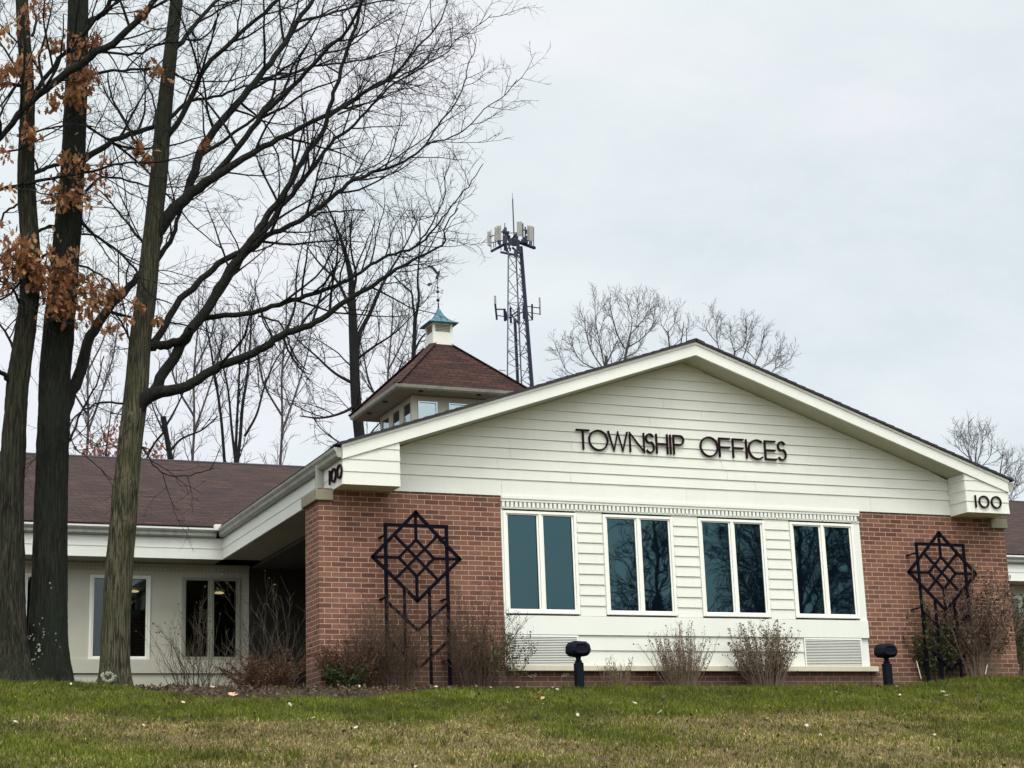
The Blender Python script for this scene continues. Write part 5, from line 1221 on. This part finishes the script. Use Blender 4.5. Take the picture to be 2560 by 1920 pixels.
def sx(u, v, y): return float(at(u, v, y)[0])
def planting():
    G = 'bare shrubs in the bed along the front'
    shrub('grey arching bare shrub in front of the left wing window pair', sx(500, 1700, 1.6), 1.6, 1.35, 1.55, 26, 1, 'shrubstem_grey', .02, 1.15, (.12, (.12, .45)), (60, 'sprout', (.010, .02), .9, 1.6), .0055, curve=.22, rk=1.0, lk=1, hl=.4)
    shrub('tall open bare shrub in the dark corner left of the brick pier', sx(690, 1700, 1.0), 1.0, 1.25, 2.0, 20, 2, 'shrubstem_grey', .03, .9, (.16, (.15, .5)), (40, 'sprout', (.010, .02), 1.3, 2.0), .0055, curve=.24, rk=1.0, lk=1, hl=.35)
    shrub('low reddish barberry shrub at the left foot of the brick pier', sx(665, 1700, .2), .2, 1.05, .55, 60, 3, 'shrubstem_dark', .03, 1.2, (.05, (.06, .2)), (2700, 'barberry', (.009, .019), .0, .65), .0035, curve=.17, ydepth=.6, hl=.3, lk=1.6, rk=1.2)
    shrub('low olive and brown shrub with dark green base left of the trellis', sx(868, 1705, -.28), -.28, .95, .62, 60, 4, 'shrubstem_dark', .04, 1.1, (.05, (.06, .2)), (2200, 'barberry', (.009, .018), .0, .55), .0035, curve=.13)
    shrub('small evergreen shrub tucked under the brown twigs left of the trellis', sx(855, 1708, -.45), -.45, .55, .28, 30, 5, 'shrubstem_dark', .04, 1.2, (.04, (.05, .12)), (1500, 'darkgreen', (.010, .022), .0, .3), .003)
    shrub('thin bare climber woven through the left trellis', sx(985, 1705, -.17), -.33, .95, 1.35, 62, 6, 'shrubstem_dark', .06, 1.0, (.07, (.08, .34)), (700, 'bud', (.007, .014), .1, 1.2), .0034, ydepth=.12, rk=1.0, hl=.35, curve=.15)
    shrub('straggly stems climbing left of the left trellis post', sx(905, 1705, -.12), -.30, .8, 1.2, 34, 7, 'shrubstem_dark', .08, .8, (.09, (.08, .25)), (260, 'bud', (.008, .014), .1, 1.0), .0035, ydepth=.08)
    shrub('dense upright bare shrub against the brick right of the left trellis', sx(1190, 1705, -.3), -.3, 1.25, 1.45, 70, 8, 'shrubstem_dark', .06, 1.0, (.07, (.08, .36)), (800, 'bud', (.007, .014), .3, 1.3), .0042, rk=1.1, hl=.35, curve=.14)
    shrub('leaning twiggy shrub with small leaves at the left window corner', sx(1262, 1705, -.35), -.35, .75, .92, 14, 9, 'shrubstem_dark', .05, 1.4, (.08, (.08, .25)), (420, 'sprout', (.010, .02), .15, .9), .004)
    shrub('smallest bare shrub right of the left garden light', sx(1548, 1712, -.38), -.38, .46, .46, 26, 10, 'shrubstem', .06, 1.1, (.05, (.05, .14)), (120, 'bud', (.008, .014), .05, .4), .0034, group=G)
    shrub('middle bare shrub of upright twigs under the second and third windows', sx(1708, 1712, -.42), -.42, .98, .90, 66, 11, 'shrubstem', .07, 1.05, (.06, (.05, .2)), (520, 'bud', (.008, .016), .1, .8), .0042, group=G)
    shrub('fullest bare shrub with seed heads left of the right vent', sx(1918, 1711, -.42), -.42, 1.15, .96, 84, 12, 'shrubstem', .06, 1.1, (.055, (.05, .2)), (1300, 'bud', (.009, .019), .1, .9), .0044, group=G)
    shrub('tall dark green climber covering the right trellis', sx(2352, 1700, -.2), -.16, 1.05, 1.15, 40, 13, 'shrubstem_dark', .06, 1.0, (.06, (.08, .3)), (3600, 'darkgreen', (.012, .024), .1, 1.2), .004, ydepth=.12, lk=1, rk=1.0, hl=.4)
    shrub('tall burgundy-leaved shrub at the right brick corner', sx(2455, 1700, -.35), -.35, 1.25, 1.75, 44, 14, 'shrubstem', .05, 1.0, (.08, (.1, .36)), (5200, 'burgundy', (.012, .024), .35, 1.8), .0045, ydepth=.3, lk=1, rk=1.0, hl=.4, curve=.16)
    shrub('loose green shrub with pale canes at the far right edge', sx(2545, 1700, .6), .6, 1.0, 1.55, 34, 15, 'shrubstem', .06, 1.0, (.1, (.1, .35)), (1700, 'darkgreen', (.012, .026), .1, 1.5), .005, ydepth=.4)
    # spring bulbs coming up
    for i, (u, v, lab) in enumerate(((1597, 1714, 'dark green sprouts between the two smaller bare shrubs'), (2032, 1711, 'larger tuft of green sprouts under the right vent'), (2092, 1711, 'tuft of green sprouts beneath the right sill end'))):
        y = -.4; x = sx(u, v, y); z = float(ground_z(x, y)); rs = np.random.RandomState(70+i); V = []; F = []
        for k in range(34):
            a = rs.uniform(0, 6.28); b0 = np.array([x+rs.normal(0, .06), y+rs.normal(0, .05), z-.01]); h = rs.uniform(.05, .11); w = .006; ln = rs.uniform(.1, .6)
            t = np.array([cos(a)*ln, sin(a)*ln, 1]); c = np.array([-sin(a), cos(a), 0])*w; n0 = len(V)
            V += [b0-c, b0+c, b0+t*h*.6+c*.9, b0+t*h*.6-c*.9, b0+t*h+np.array([cos(a), sin(a), -.2])*h*.2]; F += [(n0, n0+1, n0+2, n0+3), (n0+3, n0+2, n0+4)]
        me = bpy.data.meshes.new('bulb_sprouts'); me.from_pydata([tuple(q) for q in V], [], F); me.update(); me.materials.append(M['darkgreen'])
        o = bpy.data.objects.new('bulb_sprouts', me); COL.objects.link(o); tag(o, lab, 'plant')
    mb = MB(); a = at(2291, 1652, -.3); b = at(2303, 1697, -.3); mb.rod(a, b, .007, n=6); o = mb.build('garden_stake', M['white_stick']); tag(o, 'thin white stake leaning beside the right garden light', 'stake')
    mb = MB(); a = at(2468, 1662, -.5); b = at(2462, 1694, -.5); mb.rod(a, b, .006, n=6); o = mb.build('garden_stake', M['white_stick']); tag(o, 'short white stake among the burgundy shrub stems', 'stake')

# ------------------------------------------------------------------ fallen leaves
def fallen_leaves():
    rs = np.random.RandomState(5)
    out = [(0, -.5), (.16, -.3), (.34, -.22), (.2, -.05), (.42, .12), (.2, .2), (.22, .42), (0, .55), (-.2, .36), (-.2, .18), (-.44, .1), (-.2, -.08), (-.32, -.26), (-.14, -.3)]
    meshes = []
    for j in range(4):
        cu = rs.uniform(.2, .9); V = [(a, b, .25*cu*(a*a+b*b)*2+rs.uniform(-.03, .03)) for a, b in out]; V.append((0, 0, 0))
        n = len(out); F = [(n, i, (i+1) % n) for i in range(n)]
        me = bpy.data.meshes.new('fallen_leaf'); me.from_pydata(V, [], F); me.update(); me.materials.append(M['paleleaf']); meshes.append(me)
    def put(x, y, s, label, mesh=None, mat=None, group=None):
        me = mesh or meshes[rs.randint(4)]
        o = bpy.data.objects.new('fallen_leaf', me); COL.objects.link(o)
        o.location = (x, y, float(ground_z(x, y))+.035); o.scale = (s, s, s); o.rotation_euler = (rs.uniform(-.5, .9), rs.uniform(-.6, .6), rs.uniform(0, 6.28))
        tag(o, label, 'leaf', group)
    k = 0
    while k < 95:
        x = rs.uniform(-6, 11); y = -1.0-rs.uniform(0, 1)**1.6*9
        if x > 9+(y+2)*.8: continue
        put(x, y, rs.uniform(.035, .075), 'small pale dry leaf lying in the grass of the bank', group='pale leaves scattered over the bank'); k += 1
    def lawn_hit(u, v):
        d = _F+_R*(u-1280)/FPX-_U*(v-960)/FPX
        for t in np.arange(8, 30, .02):
            p = CAM+d*t
            if p[2] <= float(ground_z(p[0], p[1])): return p
        return p
    me = meshes[0].copy(); me.materials.clear(); me.materials.append(M['tanleaf'])
    for u, v, s, lab in ((583, 1744, .13, 'large tan leaf at the edge of the bed below the barberry'), (1356, 1753, .10, 'upright tan leaf in the grass left of the left garden light'), (1348, 1738, .06, 'small tan leaf just above the upright one')):
        p = lawn_hit(u, v); put(p[0], p[1], s, lab, me)
    for u, v, s, lab in ((1660, 1750, .12, 'long white leaf in the grass below the middle bare shrub'), (1257, 1780, .10, 'white leaf among the green grass below the left trellis'), (1713, 1835, .11, 'white leaf standing in the tan grass at mid lawn'), (1508, 1910, .12, 'white leaf at the bottom edge of the lawn'), (2368, 1745, .09, 'white leaf in the green grass at the right'), (2072, 1900, .09, 'white leaf at the bottom right of the tan grass')):
        p = lawn_hit(u, v); put(p[0], p[1], s, lab)
    # leaf litter in the bed
    n = 1900; x = rs.uniform(-3.2, 12, n); y = rs.uniform(-.75, .0, n); kk = (x > 9) | (mulch_amount(x, y) > .4); x = x[kk]; y = y[kk]
    xx = rs.uniform(-3, 2.2, 5200); yy = rs.uniform(-2.6, .6, 5200); q = mulch_amount(xx, yy) > rs.uniform(.2, .9, 5200); xx = xx[q]; yy = yy[q]; x = np.r_[x, xx]; y = np.r_[y, yy]
    lx = rs.uniform(-6, 10.5, 2600); ly = -1-9*rs.uniform(0, 1, 2600); x = np.r_[x, lx]; y = np.r_[y, ly]
    pts = np.stack([x, y, ground_z(x, y)+rs.uniform(.0, .03, len(x))], 1)
    me = small_leaves('leaf_litter', leaf_mat('bed_litter', [(.035, .02, .011), (.07, .042, .024), (.12, .075, .042), (.05, .03, .016), (.20, .14, .09)]), pts, rs, (.015, .04), 1.4)
    o = bpy.data.objects.new('leaf_litter', me); COL.objects.link(o); tag(o, 'brown leaf litter covering the planting bed by the wall', 'leaf litter', kind='stuff')

# ------------------------------------------------------------------ the antenna tower
def tower():
    DEP = 112.0; pm = FPX/DEP
    def W(u, v, off=0):
        d = _F+_R*(u-1280)/FPX-_U*(v-960)/FPX; return CAM+d*(DEP+off)
    top = W(1288, 640); cx, cy = top[0], top[1]
    d0 = np.array([cx, cy])
    e = empty('antenna_tower', (cx, cy, 0), 'tall steel lattice antenna tower with panel antennas behind the building', 'antenna tower')
    zt = top[2]; zb = 0
    rt, rb_vis = .50, .86; zvis = W(1291, 950)[2]
    def rad(z): return rt+(rb_vis-rt)*(zt-z)/(zt-zvis)
    # three legs: one towards the left, one towards the right, one behind, as seen from the camera
    side = _R[:2]/np.linalg.norm(_R[:2]); fwd = _F[:2]/np.linalg.norm(_F[:2])
    dirs = [(-.88, -.35), (.88, -.25), (.12, .95)]
    def leg(i, z): a, b = dirs[i]; q = d0+side*a*rad(z)+fwd*b*rad(z); return Vector((q[0], q[1], z))
    mb = MB()
    for i in range(3): mb.bar(leg(i, zb), leg(i, zt+.3), .07)
    mb.build('leg_frame', M['steel'], e)
    mb = MB(); z = zt; k = 0; step = .8
    while z > 4:
        for i in range(3):
            j = (i+1) % 3
            if k % 2: mb.bar(leg(i, z), leg(j, z-step), .035)
            else: mb.bar(leg(j, z), leg(i, z-step), .035)
            if k % 4 == 0: mb.bar(leg(i, z), leg(j, z), .03)
        z -= step; k += 1
    mb.build('bracing', M['steel'], e)
    mb = MB(); 
    for o in (-.07, .03): 
        a = leg(1, zb); b = leg(1, zt+.6); s3 = Vector((side[0], side[1], 0))
        mb.bar(a+s3*(o-.02), b+s3*(o-.02), .12, .10)
    zc = W(1283, 800)[2]; a = leg(2, zb); b = leg(2, zc); mb.bar(a-Vector((side[0], side[1], 0))*.15, b-Vector((side[0], side[1], 0))*.25, .15)
    zz = zt
    while zz > zvis-1: mb.bar(leg(1, zz)-Vector((side[0], side[1], 0))*.25, leg(1, zz-.35)-Vector((side[0], side[1], 0))*.08, .04); zz -= .45
    mb.build('cable_run', M['cable'], e)
    mb = MB(); a = W(1285, 590); b = W(1281.5, 497); c = W(1281, 482); mb.rod(a, b, .045, .04, n=6); mb.rod(b, c, .018, .01, n=5); mb.build('whip_antenna', M['steel'], e)
    k = 220/1521
    def Z(x, y, off=0): return Vector(W(1180+x*k, 480+y*k, off))
    mb = MB()
    for (x1, y1, o1), (x2, y2, o2), w in (((340, 1022, -1.2), (560, 905, .2), .16), ((1085, 968, -1.2), (820, 870, .2), .16), ((500, 1040, 1.5), (740, 1088, .0), .12), ((330, 765, -1.2), (420, 740, -.8), .05), ((330, 880, -1.2), (560, 830, 0), .05), ((800, 690, 0), (700, 810, .4), .12), ((840, 650, -.4), (960, 660, -.9), .06), ((1060, 830, -1.2), (960, 840, -.8), .05), ((600, 715, 0), (800, 700, .5), .04), ((490, 690, -.4), (640, 690, .2), .08), ((560, 900, 0), (820, 900, 0), .14), ((640, 750, .4), (640, 980, .4), .08), ((700, 960, .3), (800, 1060, 0), .10)):
        mb.bar(Z(x1, y1, o1), Z(x2, y2, o2), w)
    mb.build('mounting_platform', M['cable'], e)
    for x, y0_, y1_, w, o in ((300, 680, 930, .26, -1.3), (420, 605, 840, .24, -.9), (463, 580, 840, .30, -.8), (820, 510, 765, .34, -.5), (985, 578, 835, .24, -1.0), (1025, 590, 850, .26, -1.2), (580, 610, 830, .16, .4), (920, 600, 870, .10, .9), (878, 540, 870, .10, .8)):
        mb = MB(); mb.bar(Z(x, y0_, o), Z(x+3, y1_, o), w, .14, up=(fwd[0], fwd[1], 0)); mb.build('panel_antenna', M['panel' if w > .2 else 'steel'], e, bevel=.02)
    for x, y_, w, h, o in ((570, 820, 80, 150, -.4), (560, 690, 60, 90, 0), (600, 760, 50, 120, .3), (665, 860, 60, 130, 0), (640, 800, 50, 90, .5), (470, 870, 60, 70, -.7), (480, 900, 30, 70, -.7), (730, 870, 70, 130, .2), (770, 780, 60, 120, .2), (795, 920, 60, 190, 0), (760, 1060, 70, 130, -.1), (830, 1010, 60, 120, -.1), (900, 830, 40, 100, -.4), (940, 820, 55, 130, -.5), (940, 695, 50, 60, -.4), (1000, 880, 30, 70, -1.1), (1030, 880, 24, 60, -1.2), (580, 960, 60, 110, 0), (605, 1000, 40, 70, .1), (570, 640, 36, 60, 0), (660, 990, 30, 60, .3), (320, 765, 18, 30, -1.3), (305, 930, 26, 20, -1.3), (860, 850, 30, 60, 0)):
        mb = MB(); mb.bar(Z(x, y_-h/2, o), Z(x, y_+h/2, o), w*k/pm, .25, up=(fwd[0], fwd[1], 0)); mb.build('radio_unit', M['radio'], e, bevel=.02)
    mb = MB()
    for x, y0_, y1_, o in ((328, 655, 985, -1.2), (408, 700, 950, -.9), (375, 870, 965, -1), (500, 900, 1010, .5), (566, 535, 650, 0), (1065, 610, 945, -1.2), (918, 600, 700, .5), (632, 680, 750, .4), (1058, 700, 830, -1.1)): mb.rod(Z(x, y0_, o), Z(x, y1_, o), .03, n=5)
    mb.build('mount_pipes', M['steel'], e)
    # lower side arms
    k2 = .3315
    def Y(x, y, off=0): return Vector(W(1150+x*k2, 450+y*k2, off))
    mb = MB()
    for a, b, w in (((265, 930), (278, 1055), .10), ((275, 975), (345, 975), .07), ((280, 1022), (345, 1030), .05), ((335, 970), (340, 1065), .12), ((345, 990), (352, 1060), .10), ((480, 950), (600, 965), .05), ((480, 1060), (545, 1055), .05), ((500, 995), (600, 1012), .04), ((485, 970), (545, 1050), .05), ((543, 935), (545, 1058), .09), ((602, 950), (604, 1018), .06), ((480, 945), (482, 1050), .12), ((360, 1045), (440, 985), .09), ((380, 960), (384, 1080), .11), ((380, 1010), (450, 1090), .08), ((440, 960), (445, 1090), .14), ((410, 1030), (480, 990), .08)):
        mb.bar(Y(*a), Y(*b), w)
    mb.build('side_arms', M['cable'], e)
    for a, b, w in (((264, 872), (267, 935), .10), ((600, 885), (603, 960), .09)):
        mb = MB(); mb.bar(Y(*a), Y(*b), w); mb.build('stub_antenna', M['panel'], e)
    mb = MB(); mb.bar(Y(293, 1433), Y(345, 1438), .04); mb.bar(Y(500, 1420), Y(540, 1412), .04); mb.build('climbing_arms', M['steel'], e)

# ------------------------------------------------------------------ sky, sun, camera
def world():
    w = bpy.data.worlds.new('World'); scene.world = w; w.use_nodes = True; nt = w.node_tree; nt.nodes.clear()
    out = N(nt, 'ShaderNodeOutputWorld'); bg = N(nt, 'ShaderNodeBackground'); bg.inputs['Strength'].default_value = .1
    sky = N(nt, 'ShaderNodeTexSky', sky_type='NISHITA'); sky.sun_disc = False
    sky.sun_elevation = radians(SUN_EL); sky.sun_rotation = radians(SUN_AZ)
    tc = N(nt, 'ShaderNodeTexCoord'); mp = N(nt, 'ShaderNodeMapping'); mp.inputs['Scale'].default_value = (1, 1, 2.2)
    nt.links.new(tc.outputs['Generated'], mp.inputs['Vector'])
    n1 = noise(nt, 2.6, mp.outputs[0], 5, .55, .3); n2 = noise(nt, 9, mp.outputs[0], 5, .6, .2); n3 = noise(nt, 4.5, mp.outputs[0], 2, .5)
    a = ramp(nt, n1, [(.36, (6.8, 7.6, 8.1)), (.52, (7.6, 8.3, 8.6)), (.66, (8.5, 9.0, 9.05))])
    b = mix(nt, ramp(nt, n2, [(.40, (0,)*3), (.65, (.40,)*3)]), a, (8.6, 9.0, 9.1))
    b = mix(nt, ramp(nt, n3, [(.5, (0,)*3), (.62, (.35,)*3)]), b, (8.9, 8.6, 9.5))
    # brighter veil round the hidden sun (high, behind the camera) and overhead
    gm = N(nt, 'ShaderNodeVectorMath', operation='DOT_PRODUCT'); sd = sun_dir(); gm.inputs[1].default_value = sd
    nt.links.new(tc.outputs['Generated'], gm.inputs[0])
    gl = ramp(nt, gm.outputs['Value'], [(0, (.91, .90, .89)), (.40, (1.0, .99, .98)), (.7, (1.9, 1.85, 1.75)), (1, (3.4, 3.25, 3.0))])
    c = mix(nt, 1.0, b, gl, 'MULTIPLY')
    c = mix(nt, .92, sky.outputs[0], c)
    nt.links.new(c, bg.inputs['Color']); nt.links.new(bg.outputs[0], out.inputs['Surface'])
SUN_EL, SUN_AZ = 60, 196      # azimuth clockwise from +y
def sun_dir():
    e, a = radians(SUN_EL), radians(SUN_AZ); return (sin(a)*cos(e), cos(a)*cos(e), sin(e))
def light_and_camera():
    l = bpy.data.lights.new('sun', 'SUN'); l.energy = 1.5; l.angle = radians(22); l.color = (1, .96, .88)
    o = bpy.data.objects.new('sun', l); COL.objects.link(o); o.rotation_euler = Vector(sun_dir()).to_track_quat('Z', 'Y').to_euler()
    c = bpy.data.cameras.new('camera'); c.sensor_width = 36; c.lens = FPX/2560*36; c.clip_start = .1; c.clip_end = 2000
    o = bpy.data.objects.new('camera', c); COL.objects.link(o)
    Mx = Matrix([[_R[0], _U[0], -_F[0], CAM[0]], [_R[1], _U[1], -_F[1], CAM[1]], [_R[2], _U[2], -_F[2], CAM[2]], [0, 0, 0, 1]])
    o.matrix_world = Mx; scene.camera = o
    vs = scene.view_settings; vs.view_transform = 'Standard'; vs.look = 'None'; vs.exposure = .28; vs.gamma = 1; vs.use_curve_mapping = False
    scene.cycles.max_bounces = 8; scene.cycles.transparent_max_bounces = 8

make_ground(); make_grass()
building(); signs()
trellis(0, 'black star-patterned trellis on the left brick wall'); trellis(8.425, 'black star-patterned trellis on the right brick wall, half overgrown')
garden_light(sx(1449, 1718, -.75), -.75, 'black floodlight on a short post below the left window pair')
garden_light(sx(2221, 1708, -.75), -.75, 'black floodlight on a short post in front of the right brick wall')
foreground_trees(); background_trees(); planting(); fallen_leaves(); tower()
world(); light_and_camera()
